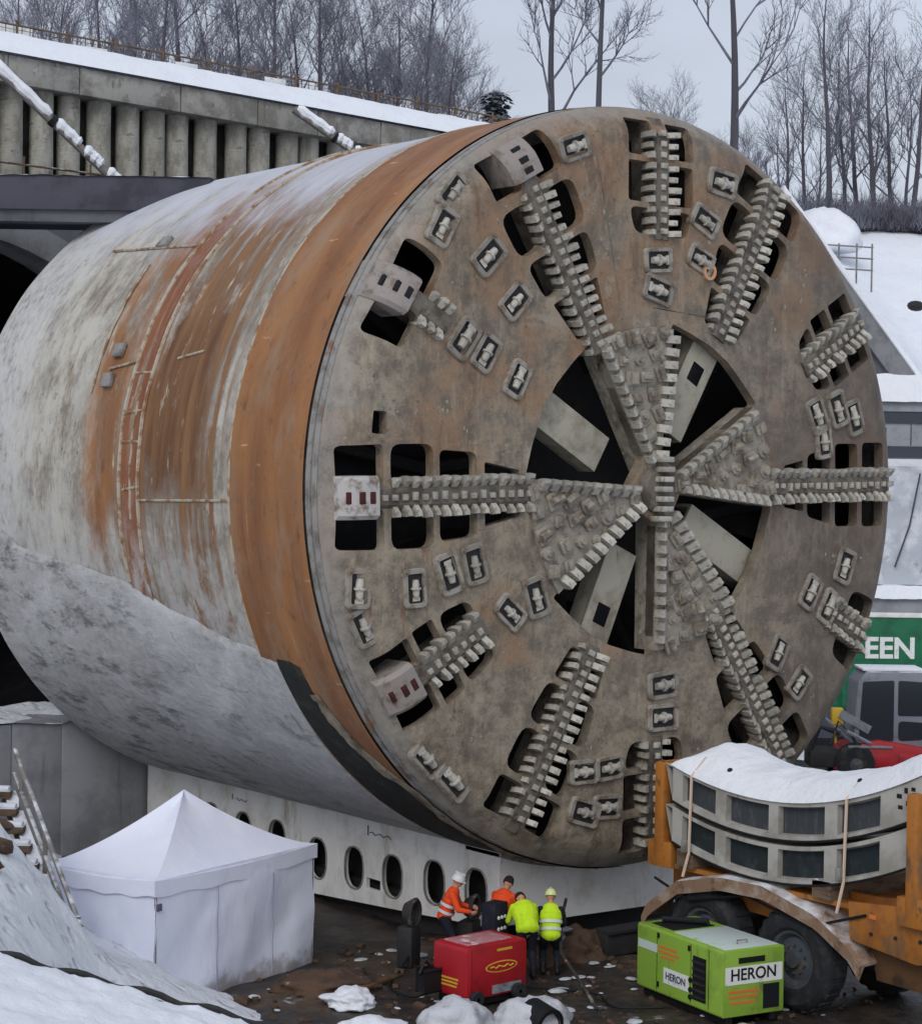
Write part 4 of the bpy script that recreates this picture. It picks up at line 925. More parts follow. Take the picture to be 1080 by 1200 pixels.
for y, lab in ((1.62, 'pale lashing strap over the segments near the tail board'), (-1.95, 'pale lashing strap over the segments near the stencil marks')):
    sp = thing('lashing_strap', (-.6, -4+y, 1.6), 0, lab, 'strap', 'lashing straps over the lining segments')
    zb_ = .07*y*y; m = MB()
    pts = [(-.12, .1, .25), (-.05, .03, .48+zb_), (-.04, 0, 1.83+zb_), (.3, 0, 2.12+zb_), (1.2, 0, 2.2+zb_), (2.0, 0, 1.86+zb_), (2.06, 0, .48+zb_)]
    m.tube(pts, .028, 6); m.build('webbing', M_STRAP, sp)
    m = MB(); m.box((-.16, .02, .5+zb_), (-.08, .12, .72+zb_), bev=.01); m.build('ratchet', M_RIM, sp)

# ------------------------------------------------------------------ generators
GN = thing('generator', (-1.46, -3.72, 0), R(-8.6)*1, 'lime green generator with black vents in front of the trailer wheels', 'generator')
gx, gy = .62, 1.22
m = MB(); m.prism(rounded([(-gx, .14), (gx, .14), (gx, 1.22), (-gx, 1.22)], .05), -gy, gy, 'y', bev=.012); m.build('cabinet', M_LIME, GN)
m = MB(); m.box((-.52, -1.15, 1.215), (.55, .28, 1.235), bev=.008); m.build('frosted_lid', M_FROSTL, GN)
m = MB(); m.tube([(-.25, .95, 1.24), (-.3, .95, 1.3), (.3, .45, 1.3), (.28, .45, 1.24)], .05, 8); m.box((-.45, .4, 1.215), (.4, 1.05, 1.23)); m.build('exhaust_cover', M_VENT, GN)
vt = MB(); vt.box((-gx-.012, -.78, .28), (-gx+.01, -.42, 1.0)); v_ = vt.build('side_vent', M_VENT, GN)
for q in range(6):
    m = MB(); m.box((-gx-.035, -.77, .32+.115*q), (-gx-.008, -.43, .355+.115*q), Matrix.Identity(4)); obj('louvre', m.mesh('louvre', M_DARKST), v_)
m = MB(); m.box((-.3, -gy-.012, 1.0), (.22, -gy+.01, 1.09)); m.build('end_vent', M_VENT, GN)
m = MB(); m.box((.2, -gy-.012, .22), (.52, -gy+.01, .62)); m.build('control_door', M_VENT, GN)
m = MB(); m.box((-.56, -gy-.006, .66), (.58, -gy+.01, .95)); m.build('end_label', M_WHITE, GN)
EM = Matrix.Rotation(pi/2, 4, 'X')
obj('end_lettering', text_mesh('HERON', .27, M_BLACK, .003, .004), GN, Matrix.Translation((.0, -gy-.009, .81)) @ EM)
SM = Matrix.Rotation(-pi/2, 4, 'Z') @ Matrix.Rotation(pi/2, 4, 'X')
m = MB(); m.box((-gx-.006, -.3, .36), (-gx+.01, .42, .62)); m.build('side_label', M_WHITE, GN)
obj('side_lettering', text_mesh('HERON', .17, simple('teal_print', srgb(60, 74, 96), [], .6), .003, .003), GN, Matrix.Translation((-gx-.009, .07, .49)) @ SM)
for q, (y0, y1, z) in enumerate(((.05, .58, .93), (-.02, .6, .85), (.1, .5, .77))): m = MB(); m.box((-gx-.006, y0, z), (-gx+.01, y1, z+.04)); m.build('warning_print', M_ORPR, GN)
for x0, x1, z in ((-.5, .12, .52), (-.48, .1, .44), (-.46, .05, .34)): m = MB(); m.box((x0, -gy-.006, z), (x1, -gy+.01, z+.045)); m.build('warning_print', M_ORPR, GN)
m = MB(); m.box((-gx-.006, .62, .82), (-gx+.01, 1.18, .96)); m.build('corner_label', M_FROSTL, GN)
for z in (.3, .42, .58): m = MB(); m.lathe([(.001, .03), (.04, .03), (.045, 0)], 12, M=Matrix.Translation((-gx, -.36, z)) @ Matrix.Rotation(-pi/2, 4, 'Y')); m.build('socket', M_BLACK, GN)
for y in (-.86, -.36, .62): m = MB(); m.box((-gx-.004, y, .2), (-gx+.004, y+.012, 1.17)); m.build('panel_gap', M_BLACK, GN)
for y, z in ((-.34, 1.05), (.55, 1.08), (.55, .26)): m = MB(); m.box((-gx-.03, y, z), (-gx, y+.05, z+.09), bev=.008); m.build('latch', M_BLACK, GN)
for y in (-.9, .9): m = MB(); m.tube([(-.1, y, 1.22), (-.1, y, 1.29), (.1, y, 1.29), (.1, y, 1.22)], .015, 6); m.build('lifting_lug', M_RIM, GN)
for sx in (-.5, .38): m = MB(); m.box((sx, -gy+.05, 0), (sx+.12, gy-.05, .142)); m.build('skid', M_BLACK, GN)

RG = thing('generator', (-4.3, -1.15, 0), R(4), 'red generator with a yellow oval emblem behind the snow mounds', 'generator')
gx, gy = .68, .42
m = MB(); m.prism(rounded([(-gx, .12), (gx, .12), (gx, 1.0), (-gx, 1.0)], .09), -gy, gy, 'y', bev=.02); m.build('cabinet', M_RED, RG)
m = MB(); m.box((-.55, -.3, .995), (.45, .3, 1.02), bev=.01); m.build('frosted_lid', simple('frosted_red', srgb(176, 120, 124), [(srgb(206, 200, 200), 4, .5, .66), (srgb(150, 40, 48), 3, .56, .68)], .8), RG)
def oval_print(cx, cz, rx, rz, y, mat, name, ring_=.0):
    m = MB(); P = [(cx+rx*cos(2*pi*q/24), cz+rz*sin(2*pi*q/24)) for q in range(24)]; m.prism(P, y-.005, y+.01, 'y'); m.build(name, mat, RG)
oval_print(.1, .6, .36, .095, -gy, M_YEL, 'oval_emblem'); oval_print(.1, .6, .33, .075, -gy-.004, M_RED, 'oval_field'); 
m = MB(); m.tube([(-.16+.065*q, -gy-.009, .6+.022*sin(q*2.4)) for q in range(9)], .014, 5); m.build('emblem_script', M_YEL, RG)
m = MB(); m.box((.0, -gy-.005, .86), (.34, -gy+.01, .9)); m.build('warning_print', M_YEL, RG)
m = MB()
for q in range(3): m.box((-gx-.006, -.18-.02*q, .3+.06*q), (-gx+.01, .2, .33+.06*q))
m.build('side_print', M_YEL, RG)
m = MB(); m.box((-gx+.04, -gy-.02, .14), (-gx+.1, -gy+.01, .98), bev=.01); m.build('corner_trim', M_RED, RG)
m = MB(); m.box((-.1, -gy-.012, .16), (.55, -gy+.01, .3)); m.build('socket_panel', M_SHEET, RG)
for sx in (-.5, .45):
    m = MB(); m.lathe([(.03, -.05), (.13, -.05), (.14, 0), (.13, .05), (.03, .05)], 18, M=Matrix.Translation((sx, -gy-.06, .14)) @ Matrix.Rotation(pi/2, 4, 'X')); m.build('wheel', M_TYRE, RG)
m = MB(); m.box((-.6, -.35, 0), (.6, .35, .122)); m.build('skid', M_BLACK, RG)
m = MB(); m.box((-gx-.0, .2, .2), (-gx-.35, .42, .55), bev=.03); m.tube([(-gx-.1, .3, .55), (-gx-.25, .35, .7), (-gx-.4, .3, .5)], .03, 6); m.build('battery_pack', M_BLACK, RG)

# ------------------------------------------------------------------ workers
def limb(bm_mb, pts, rs):
    for (a, b_), (r1, r2) in zip(zip(pts, pts[1:]), zip(rs, rs[1:])): bm_mb.capsule(a, b_, r1, r2)
def person(loc, rotz, label, lean=.2, crouch=0., jacket=None, trousers=None, hat=None, hatkind='helmet', bands=True, head_tilt=0., reach=.5, vest=None, pad=.035):
    """local frame: faces +Y, z up; lean = forward bend of the trunk"""
    PR = thing('person', loc, rotz, label, 'person', 'workers beside the cradle')
    hipz = .92-crouch; back = -.12*sin(lean)
    hip = Vector((0, back, hipz)); up_ = Vector((0, sin(lean), cos(lean))); fw = Vector((0, cos(lean), -sin(lean)))
    ch = hip+up_*.34; nk = hip+up_*.53; hd = nk+(up_*cos(head_tilt)+fw*sin(head_tilt)).normalized()*.19
    Lm = {}
    for sg in (-1, 1):
        hp = hip+Vector((.095*sg, 0, -.02)); an = Vector((.13*sg, -.03, .09)); mid = (hp+an)/2; span = (hp-an).length; bend = sqrt(max(0, .435**2-(span/2)**2)); kn = mid+Vector((.02*sg, bend, 0))
        sh = hip+up_*.47+Vector((.19*sg, 0, 0)); el = sh+(Vector((.07*sg, .12*reach, -.26))); hn = el+Vector((-.03*sg, .22*reach+.03, -.15+.12*reach))
        Lm[sg] = (hp, kn, an, sh, el, hn)
    body = MB(); jk = MB(); tr_ = MB(); bt = MB()
    def torso(mb, g):
        for q in range(7):
            t = q/6; c = hip.lerp(nk, t*.92); w_ = interp(t, [(0, .155), (.3, .14), (.7, .18), (.92, .17), (1, .12)])+g; dpt = interp(t, [(0, .11), (.5, .105), (.8, .115), (1, .085)])+g
            Mx = Matrix.Translation(c) @ Matrix.Rotation(-lean, 4, 'X'); mb.ball((0, 0, 0), 1, 12, (w_, dpt, .12), Mx)
    torso(body, 0); torso(jk, pad)
    for sg in (-1, 1):
        hp, kn, an, sh, el, hn = Lm[sg]
        limb(body, (hp, kn, an), (.08, .052, .035)); limb(body, (sh, el, hn), (.05, .038, .026))
        limb(jk, (sh, el, el.lerp(hn, .92)), (.075, .06, .045)); limb(tr_, (hp, kn, an+Vector((0, 0, .05))), (.105, .078, .068))
        toe = an+Vector((0, .17, -.055)); limb(body, (an+Vector((0, -.02, -.04)), toe), (.035, .03)); limb(bt, (an+Vector((0, -.04, -.035)), toe), (.056, .046)); limb(bt, (an+Vector((0, 0, .1)), an+Vector((0, -.03, -.03))), (.06, .056))
        # hand: palm, four fingers, thumb
        d = (hn-el).normalized(); sd = Vector((sg, 0, 0)); sd = (sd-d*sd.dot(d)).normalized(); pn = d.cross(sd)
        pc = hn+d*.05; limb(body, (hn, hn+d*.075), (.026, .03))
        for f in range(4):
            o_ = pn*(.026*(f-1.5)); b0_ = hn+d*.075+o_; L_ = (.062, .072, .068, .052)[f]
            limb(body, (b0_, b0_+d*L_*.55-sd*.008, b0_+d*L_*.85-sd*L_*.4), (.011, .01, .009))
        limb(body, (hn+d*.025+pn*.03, hn+d*.055+pn*.055-sd*.01, hn+d*.085+pn*.05-sd*.025), (.013, .012, .01))
    tr_.ball(hip, 1, 12, (.175, .135, .12))
    limb(body, (nk-up_*.05, hd-up_*.03), (.055, .055))
    hq = Matrix.Translation(hd) @ Matrix.Rotation(-(lean+head_tilt), 4, 'X')
    body.ball((0, 0, .02), 1, 14, (.078, .098, .115), hq); body.ball((0, .03, -.055), 1, 10, (.056, .065, .06), hq)
    body.ball((0, .105, -.02), .018, 8, (1, 1, 1.4), hq)
    for sg in (-1, 1): body.ball((sg*.08, 0, -.01), 1, 8, (.012, .022, .032), hq); body.ball((sg*.032, .088, .012), .02, 8, (1, .6, .6), hq)
    body.ball((0, .088, -.065), 1, 8, (.028, .012, .009), hq)
    def fin(mb, vox, name, mat, parent=PR):
        me = remesh(mb.bm, vox, 2); me.materials.append(mat); return obj(name, me, parent)
    fin(body, .0135, 'body', M_SKIN); jo = fin(jk, .018, 'jacket', jacket); fin(tr_, .018, 'trousers', trousers); fin(bt, .018, 'boots', M_BLACK)
    m = MB()
    if hatkind == 'helmet':
        m.lathe([(max(.001, .116*cos(q_)), .03+.125*sin(q_)) for q_ in [R(d_) for d_ in range(90, -1, -10)]]+[(.116, .015), (.121, .01), (.121, .004), (.1, .004)], 24, M=hq @ Matrix.Diagonal((.95, 1.1, 1, 1))); m.box((-.065, .09, .006), (.065, .155, .02), hq, .006); m.box((-.012, -.1, .13), (.012, .1, .16), hq, .006)
        m.build('helmet', hat, PR)
    else:
        m.lathe([(.001, .15), (.05, .145), (.085, .11), (.1, .05), (.102, 0), (.09, -.005)], 18, M=hq); m.build('beanie', hat, PR)
    for sg in (-1, 1): m = MB(); m.ball((sg*.031, .103, .012), .009, 8, M=hq); m.build('eye', M_BLACK, PR)
    if vest is not None:
        m = MB(); torso(m, .045); v_ = fin(m, .02, 'vest', vest)
    if bands:
        for t in (.22, .5):
            c = hip.lerp(nk, t*.92); w_ = interp(t, [(0, .155), (.3, .14), (.7, .18)])+.058; dp_ = .11+.055
            m = MB(); m.lathe([(1, -.028), (1.01, 0), (1, .028)], 28, M=Matrix.Translation(c) @ Matrix.Rotation(-lean, 4, 'X') @ Matrix.Diagonal((w_, dp_, 1, 1))); m.build('reflective_band', M_REFL, PR)
    PR.scale = (.96, .96, .96)
    return PR
person((-3.35, 1.05, 0), R(-130), 'worker in orange jacket and white helmet behind the red generator', .35, .02, M_ORHI, M_NAVY, M_HELW, reach=.9)
person((-2.72, .35, 0), R(-70), 'worker in orange jacket and dark cap bending toward the cradle', .6, .0, M_ORHI, M_NAVY, M_CAPD, 'beanie', reach=.8, bands=False, pad=.06)
person((-2.8, -.55, 0), R(-25), 'worker in yellow jacket bending forward with rounded back', .8, .0, M_YEHI, M_NAVY, M_CAPD, 'beanie', reach=.7, head_tilt=.4, pad=.075)
person((-2.25, -.55, 0), R(-38), 'worker in dark clothes, yellow vest and pale yellow helmet', .38, .2, M_NAVY, M_NAVY, M_HELY, reach=.6, vest=M_YEHI)

# ------------------------------------------------------------------ mounds, hoses, odds and ends around the workers
def lump(name, loc, sx, sy, sz, mat, label, cat, seed, group=None, rough=.35, parent=None):
    m = MB(); t = bmesh.new(); bmesh.ops.create_icosphere(t, subdivisions=4, radius=1)
    for v in t.verts:
        n = 1+rough*fbm((v.co.x*1.6+seed, v.co.y*1.6, v.co.z*1.6))+.05*fbm((v.co.x*5+seed, v.co.y*5, v.co.z*5)); v.co *= n
        if v.co.z < -.35: v.co.z = -.35
        v.co = Vector((v.co.x*sx, v.co.y*sy, v.co.z*sz))
    m.add(t); o = m.build(name, mat, parent, 85, label=label, cat=cat, group=group); o.location = loc; return o
lump('snow_mound', (-5.65, -2.25, -.02), .66, .5, .42, M_SNOWG, 'grey snow mound in front of the red generator', 'snow mound', 1, rough=.22)
mh = lump('snow_mound', (-4.45, -2.75, -.05), .66, .6, .44, M_SNOWG, 'snow mound with a dark pipe mouth at the bottom edge', 'snow mound', 2, rough=.2)
m = MB(); m.lathe([(.2, 0), (.27, 0), (.27, .5), (.2, .5), (.2, .02)], 20, M=Matrix.Translation((-.12, -.58, .1)) @ Matrix.Rotation(R(-80), 4, 'X') @ Matrix.Rotation(.0, 4, 'Y')); m.build('pipe_mouth', M_BLACK, mh)
lump('snow_mound', (-6.3, -.2, .02), .45, .4, .2, M_SNOW, 'small white snow lump at the foot of the snow bank', 'snow mound', 3)
lump('snow_mound', (-7.3, -2.2, .0), .7, .45, .3, M_SNOW, 'broad white snow heap at the end of the ledge', 'snow mound', 4)
lump('dirt_heap', (-1.15, .3, .02), .8, .55, .5, M_DIRT, 'brown dirt heap under the cutterhead rim', 'dirt heap', 5)
lump('plastic_sheet', (-1.5, .45, .46), .5, .4, .14, M_SHEET, 'crumpled grey sheet lying on the brown dirt heap', 'sheet', 6, rough=.6)
lump('dirt_heap', (-5.9, 1.0, .0), .9, .7, .22, M_DIRT, 'low brown dirt heap beside the white tent', 'dirt heap', 7)
def hose(name, pts, rad, label, cat='hose', mat=None):
    P = [Vector(p) for p in pts]; out = []
    for i in range(len(P)-1):
        p0, p1, p2, p3 = P[max(0, i-1)], P[i], P[i+1], P[min(len(P)-1, i+2)]
        for q in range(8):
            t = q/8; out.append(.5*((2*p1)+(p2-p0)*t+(2*p0-5*p1+4*p2-p3)*t*t+(3*p1-p0-3*p2+p3)*t**3))
    out.append(P[-1]); b0_ = out[0].copy(); m = MB(); m.tube([p-b0_ for p in out], rad, 6)
    o = m.build(name, mat or M_HOSE, None, label=label, cat=cat); o.location = b0_; return o
hose('cable', [(-3.6, -1.2, .1), (-3.0, -1.5, .04), (-2.6, -2.2, .03), (-2.9, -3.0, .03), (-2.3, -3.5, .04)], .022, 'black cable lying between the red and lime generators', 'cable', M_BLACK)
hose('cable', [(-4.9, -.9, .2), (-5.3, -.6, .04), (-5.2, .2, .03), (-4.5, .9, .04), (-3.9, 1.3, .3)], .022, 'black cable running from the battery pack to the hose coil', 'cable', M_BLACK)
hose('hose', [(-3.3, -3.0, .05), (-3.1, -2.4, .3), (-2.75, -1.5, .55), (-2.3, -.9, .5), (-1.7, -.2, .8), (-1.0, .5, 1.0)], .03, 'grey hose rising from the snow mound past the workers')
for loc, r_, lab in (((-3.95, 1.35, .0), .24, 'black hose coil standing left of the orange worker'), ((-2.78, 1.1, .0), .22, 'black hose coil by the oval hole behind the workers')):
    t = thing('hose_coil', loc, .5, lab, 'hose coil', 'black hose coils at the cradle')
    for q in range(4): m = MB(); m.tube([((r_-.03*q)*cos(a)*.9, .05*q-.1, .95+(r_-.03*q)*sin(a)) for a in [2*pi*k_/24 for k_ in range(25)]], .04, 6, cap=False); m.build('coil_turn', M_HOSE, t)
    m = MB(); m.box((-.2, -.14, 0), (.2, .16, .72), bev=.03); m.build('coil_stand', M_DARKST, t)
t = thing('control_cabinet', (-3.0, .1, 0), .3, 'dark control cabinet with white dots between the workers', 'cabinet')
m = MB(); m.box((-.2, -.15, .55), (.2, .15, 1.25), bev=.02); m.build('cabinet_body', M_NAVY, t)
m = MB(); m.box((-.15, -.1, 0), (.15, .1, .56)); m.build('pedestal', M_DARKST, t)
for q in range(6): m = MB(); m.lathe([(.001, .02), (.03, .018), (.035, 0)], 8, M=Matrix.Translation((-.1+.1*(q % 3), -.15, .8+.2*(q//3))) @ Matrix.Rotation(pi/2, 4, 'X')); m.build('white_button', M_WHITE, t)
m = MB(); rl = random.Random(12)
for q in range(420):
    x, y = rl.uniform(-8, 1.5), rl.uniform(-5.2, 3.2)
    if -2.4 < x and y > .9: continue
    s_ = rl.uniform(.015, .07)*(1 if rl.random() < .9 else 1.8); m.box((-s_, -s_*rl.uniform(.5, 1), -s_*.5), (s_, s_*rl.uniform(.5, 1), s_*.5), Matrix.Translation((x, y, ground_z(x, y)-.01)) @ Matrix.Rotation(rl.uniform(0, 6), 4, Vector((rl.uniform(-.3, .3), rl.uniform(-.3, .3), 1)).normalized()))
m.build('rubble', M_DIRT, None, kind='stuff', smooth=0)
m = MB()
for q in range(130):
    x, y = rl.uniform(-7.6, 1.0), rl.uniform(-5.2, 2.6)
    if -2.4 < x and y > .9: continue
    s_ = rl.uniform(.03, .13); m.ball((x, y, ground_z(x, y)-.01), s_, 7, (rl.uniform(.8, 2), rl.uniform(.8, 1.6), rl.uniform(.2, .4)))
m.build('snow_patches', M_SNOWG, None, kind='stuff')
for loc, rz, L_, lab in (((-5.3, .5, .04), .4, 1.6, 'muddy plank lying left of the red generator'),):
    m = MB(); m.box((-L_/2, -.1, -.03), (L_/2, .1, .03), bev=.008); o = m.build('plank', M_MUDDY, None, label=lab, cat='plank'); o.location = loc; o.rotation_euler = (0, .03, rz)
# rails and dunnage under the machine, seen as dark bars behind the workers
for y, lab in ((-1.25, 'dark steel sleeper lying under the cutterhead, nearest the trailer'), (.35, 'dark steel sleeper lying under the cutterhead, nearest the cradle')):
    m = MB(); m.box((-1.2, -.16, 0), (3.4, .16, .42), bev=.02); m.box((-1.2, -.22, .42), (3.4, .22, .47)); o = m.build('steel_sleeper', M_DARKST, None, label=lab, cat='beam', group='dark sleepers under the cutterhead'); o.location = (.6, y+1.2, 0)

# ------------------------------------------------------------------ things beyond the cutterhead on the right
SR = atan2(RT.y, RT.x)
LD = thing('telehandler', site(13.05, 62.0, -.25), SR, 'red loader with dark glazed grey cab beyond the cutterhead', 'loader')
m = MB(); m.prism([(-1.3, 1.2), (-1.2, 3.05), (-.95, 3.35), (.75, 3.35), (1.0, 3.1), (1.05, 1.2), (.4, .95), (-.8, .95)], -.75, .75, 'y', bev=.04)
cb = m.build('cab', M_CABF, LD)
def pane(P, y, par=cb): m = MB(); m.prism(P, y-.012, y+.005, 'y'); obj('cab_window', m.mesh('cab_window', M_GLASS), par)
pane(rounded([(.0, 2.05), (.85, 2.05), (.88, 3.05), (.0, 3.1)], .08), -.755); pane(rounded([(.02, 1.3), (.8, 1.35), (.9, 1.85), (.02, 1.9)], .15), -.755); pane(rounded([(-1.15, 1.3), (-.12, 1.3), (-.12, 3.1), (-1.05, 3.05)], .06), -.755)
m = MB(); m.box((-1.05, -.7, 3.36), (.8, .7, 3.44), bev=.03); obj('roof_snow', m.mesh('roof_snow', M_SNOW), cb)
m = MB(); m.prism([(-1.9, .45), (-1.6, 1.1), (-.6, 1.35), (1.6, 1.0), (1.7, .45)], -1.0, 1.0, 'y', bev=.04); m.build('chassis', M_RED, LD)
m = MB(); m.box((-1.5, -1.05, 1.12), (-.2, -1.0, 1.18)); m.build('side_rail', M_CABF, LD)
for x in (-1.25, 1.2):
    for y in (-1.05, .65):
        m = MB(); m.lathe([(.2, 0), (.5, -.02), (.62, .08), (.62, .36), (.5, .42), (.2, .42)], 28, M=Matrix.Translation((x, y, .62)) @ Matrix.Rotation(-pi/2, 4, 'X')); wv = m.build('wheel', M_TYRE, LD)
        m = MB(); m.lathe([(.001, 0), (.2, .02), (.32, .1), (.32, .3)], 20, M=Matrix.Translation((x, y-.01, .62)) @ Matrix.Rotation(-pi/2, 4, 'X')); obj('rim', m.mesh('rim', M_HUBP), wv)
m = MB(); m.tube([(.9, .2, 2.3), (1.6, .2, 3.35), (2.9, .2, 3.9)], .16, 8); m.build('boom', M_DARKST, LD)
m = MB(); m.box((-2.5, -.8, .9), (-1.5, -.5, 1.15), Matrix.Rotation(.5, 4, 'Y')); m.tube([(-2.2, -.7, 2.0), (-1.3, -.7, 1.2)], .05, 6); m.tube([(-1.55, -1.02, 1.6), (-.85, -1.02, 1.25)], .06, 6); m.build('hydraulic_arm', M_CABF, LD)
m = MB(); m.box((-2.6, -.9, .5), (-1.7, .2, 1.0), bev=.06); m.tube([(-2.6, -.6, .9), (-2.3, -.7, 1.7), (-1.7, -.7, 1.5)], .09, 7); m.build('front_attachment', M_DARKST, LD)
m = MB(); m.tube([(-2.0, -.95, 1.2), (-1.8, -1.0, 1.9), (-1.4, -.9, 1.5), (-1.1, -.95, 1.0)], .035, 6); m.build('hydraulic_hose', M_HOSE, LD)
m = MB(); m.box((-1.95, -.75, 1.75), (-1.6, -.45, 2.25), bev=.04); m.tube([(-1.8, -.6, 1.2), (-1.8, -.6, 1.8)], .04, 6); m.build('work_lamp', M_YEL, LD)
for x in (-.8, 0, .8): m = MB(); m.box((x, -1.02, .55), (x+.5, -.99, .95), bev=.01); m.build('access_panel', M_RED, LD)
CT = thing('shipping_container', site(15.6, 70.0, 1.0), SR, 'green container with white EEN lettering under a snowy roof', 'container')
m = MB(); m.box((-4.2, 0, 0), (5, 2.4, 3.15), bev=.03); m.build('container_body', M_GREENC, CT)
m = MB(); m.box((-4.25, -.05, 3.12), (5, .05, 3.3), bev=.02); m.build('top_rail', M_WHITEP, CT)
for q in range(30):
    m = MB(); m.box((-4.1+.3*q, -.035, .12), (-3.95+.3*q, .01, .95)); m.build('corrugation', M_GREENC, CT)
m = MB(); m.box((-4.2, -.06, 3.3), (5, 2.5, 3.75)); m.build('upper_fascia', M_GREYP, CT)
grid(60, 8, lambda i, j: (-4.3+9.4*i, -.25+2.9*j, 3.76+(.42 if 0 < j < 1 else 0)+.06*fbm((i*12, j*3, 2)))).build('snow_cover', M_SNOW, CT)
obj('lettering', text_mesh('EEN', .98, M_WHITE, .01, .03), CT, Matrix.Translation((-1.0, -.02, 2.05)) @ EM)
m = MB(); m.box((-4.2, .0, -1.0), (5, 2.4, -.02)); m.build('base_container', M_DGREYP, CT)

CB = thing('site_cabin', site(16.6, 72.5, 9.2), SR, 'grey site cabin with dark trim bands under a thick snow roof', 'cabin')
m = MB(); m.box((-4.6, 0, -9.0), (5, 3, 2.55)); m.build('cabin_wall', M_GREYP, CB)
for z0, z1 in ((1.55, 1.95), (.35, .75)): m = MB(); m.box((-4.62, -.06, z0), (5, .02, z1)); m.build('trim_band', M_DGREYP, CB)
for q in range(8): m = MB(); m.box((-4.5+1.2*q, -.02, .78), (-4.47+1.2*q, .01, 1.52)); m.build('wall_joint', M_DGREYP, CB)
m = MB(); m.box((-1.98, -.03, .85), (-1.75, .02, 1.4), bev=.01); m.build('window', M_GLASS, CB)
m = MB(); m.box((-4.65, -.1, 1.96), (5, 3.1, 2.58)); m.build('roof_edge', M_GREYP, CB)
grid(60, 10, lambda i, j: (-4.75+9.8*i, -.3+3.6*j, 2.3+(.95 if 0 < j < 1 else 0)+.08*fbm((i*10, j*3, 5)))).build('snow_cover', M_SNOW, CB)
m = MB(); m.box((-4.7, -.4, .02), (5, .0, .3)); m.build('snow_sill', M_SNOW, CB)
TP = thing('tarpaulin', site(16.4, 71.5, 5.2), SR, 'pale snow dusted tarpaulin hung below the site cabin', 'tarpaulin')
grid(50, 40, lambda i, j: (-4.4+9*i, -.9*(1-j)**1.3+.12*fbm((i*6, j*5, 3)), 4.05*j)).build('sheet', M_TARP, TP)
m = MB(); m.tube([(-.6, -.2, 3.8), (-1.0, -.5, 2.0), (-1.55, -.85, .6)], .03, 6); m.build('guy_cable', M_DGREYP, TP)
m = MB(); m.box((-.35, -1.0, .95), (.7, -.85, 1.1)); m.build('dark_slit', M_BLACK, TP)

WG = thing('wing_wall', site(13.0, 75.4, 8), SR, 'sloping concrete wing wall with snow along its falling top edge', 'retaining wall')
def wt(a): return 17.0-1.32*a-8
m = MB(); m.prism([(-1.5, 0), (-1.5, wt(-1.5)), (6.0, wt(6.0)), (6.0, 0)], 0, .5, 'y'); m.build('wall_face', M_CONCD, WG)
m = MB(); m.prism([(-1.5, wt(-1.5)-1.15), (-1.5, wt(-1.5)+.05), (6, wt(6)+.05), (6, wt(6)-1.15)], -.3, .0, 'y', bev=.02); m.build('coping_beam', M_CONC, WG)
m = MB(); m.prism([(-1.5, wt(-1.5)+.05), (-1.5, wt(-1.5)+.42), (6, wt(6)+.38), (6, wt(6)+.05)], -.4, .7, 'y', bev=.08); m.build('snow_cover', M_SNOW, WG)
for a in (.2, 1.5, 2.8): m = MB(); m.box((a, -.12, 0), (a+.25, .0, wt(a)-1.2)); m.build('pilaster', M_CONC, WG)
lump('snow_mound', site(16.7, 97.5, 19.9), 1.7, 2.0, 1.5, M_SNOW, 'rounded snow pile behind the cutterhead rim on the hill', 'snow mound', 11, rough=.2)
RL = thing('guard_railing', site(15.0, 81.5, 16.7), SR, 'thin tube guard railing on the snowy slope', 'railing')
for x in (-1.0, -.3, .4, 1.0): m = MB(); m.tube([(x, 0, -.6), (x, 0, 1.3)], .035, 6); m.build('rail_post', M_GALV, RL)
for z in (.35, .8, 1.25): m = MB(); m.tube([(-1.05, 0, z), (1.05, 0, z-.1)], .03, 6); m.build('rail_tube', M_GALV, RL)
m = MB(); m.ball((0, 0, 0), .3, 10, (1.5, .9, .7)); o = m.build('boulder', M_DARKST, None, label='dark boulder lying in the snow of the slope', cat='rock'); o.location = site(17.65, 81, 15.55)

# ------------------------------------------------------------------ fence and boards on top of the portal wall
FN = thing('mesh_fence', (5, 25.6, 19.6), 0, 'brown mesh site fence with small white signs along the wall top', 'fence')
x = -13.
while x < 24:
    m = MB(); m.tube([(x, 0, -.3), (x, 0, 1.55-.034*x)], .04, 6); m.build('fence_post', M_WOOD, FN); x += 1.55
for dz in (.25, .85, 1.4): m = MB(); m.tube([(-13, 0, dz+.44), (24, 0, dz-.8)], .03, 5); m.build('fence_rail', M_WOOD, FN)
m = MB()
for q in range(150): x = -13+37*q/150; m.box((x, -.008, .2-.034*x), (x+.02, .008, 1.4-.034*x))
for q in range(8): z = .3+.14*q; m.tube([(-13, 0, z+.44), (24, 0, z-.8)], .01, 3)
m.build('wire_mesh', M_WOOD, FN, kind='stuff')
for x, z in ((-3.2, 1.0), (-.2, .95), (2.9, .9), (6.6, .6), (9.5, .55)): m = MB(); m.box((x, -.06, z), (x+.75, -.03, z+.28), bev=.005); m.build('sign_board', M_WHITE, FN)
HB = thing('timber_hoarding', (-1.5, 27.5, 19.8), R(-4), 'low reddish timber hoarding with snowy top at the upper left corner', 'hoarding')
for q in range(22): m = MB(); m.box((-6+.42*q, -.03+random.uniform(-.01, .01), 0), (-5.6+.42*q, .03, 2.25-.06*q), bev=.01); m.build('board', simple('reddish_board', srgb(104, 84, 84), [(srgb(84, 66, 66), 3, .45, .65)], .9) if q == 0 else bpy.data.materials['reddish_board'], HB)
m = MB(); m.box((-1.2, -.14, 1.5), (2.4, -.05, 1.85), Matrix.Rotation(R(3.4), 4, 'Y')); m.build('white_sheet', M_WHITE, HB)

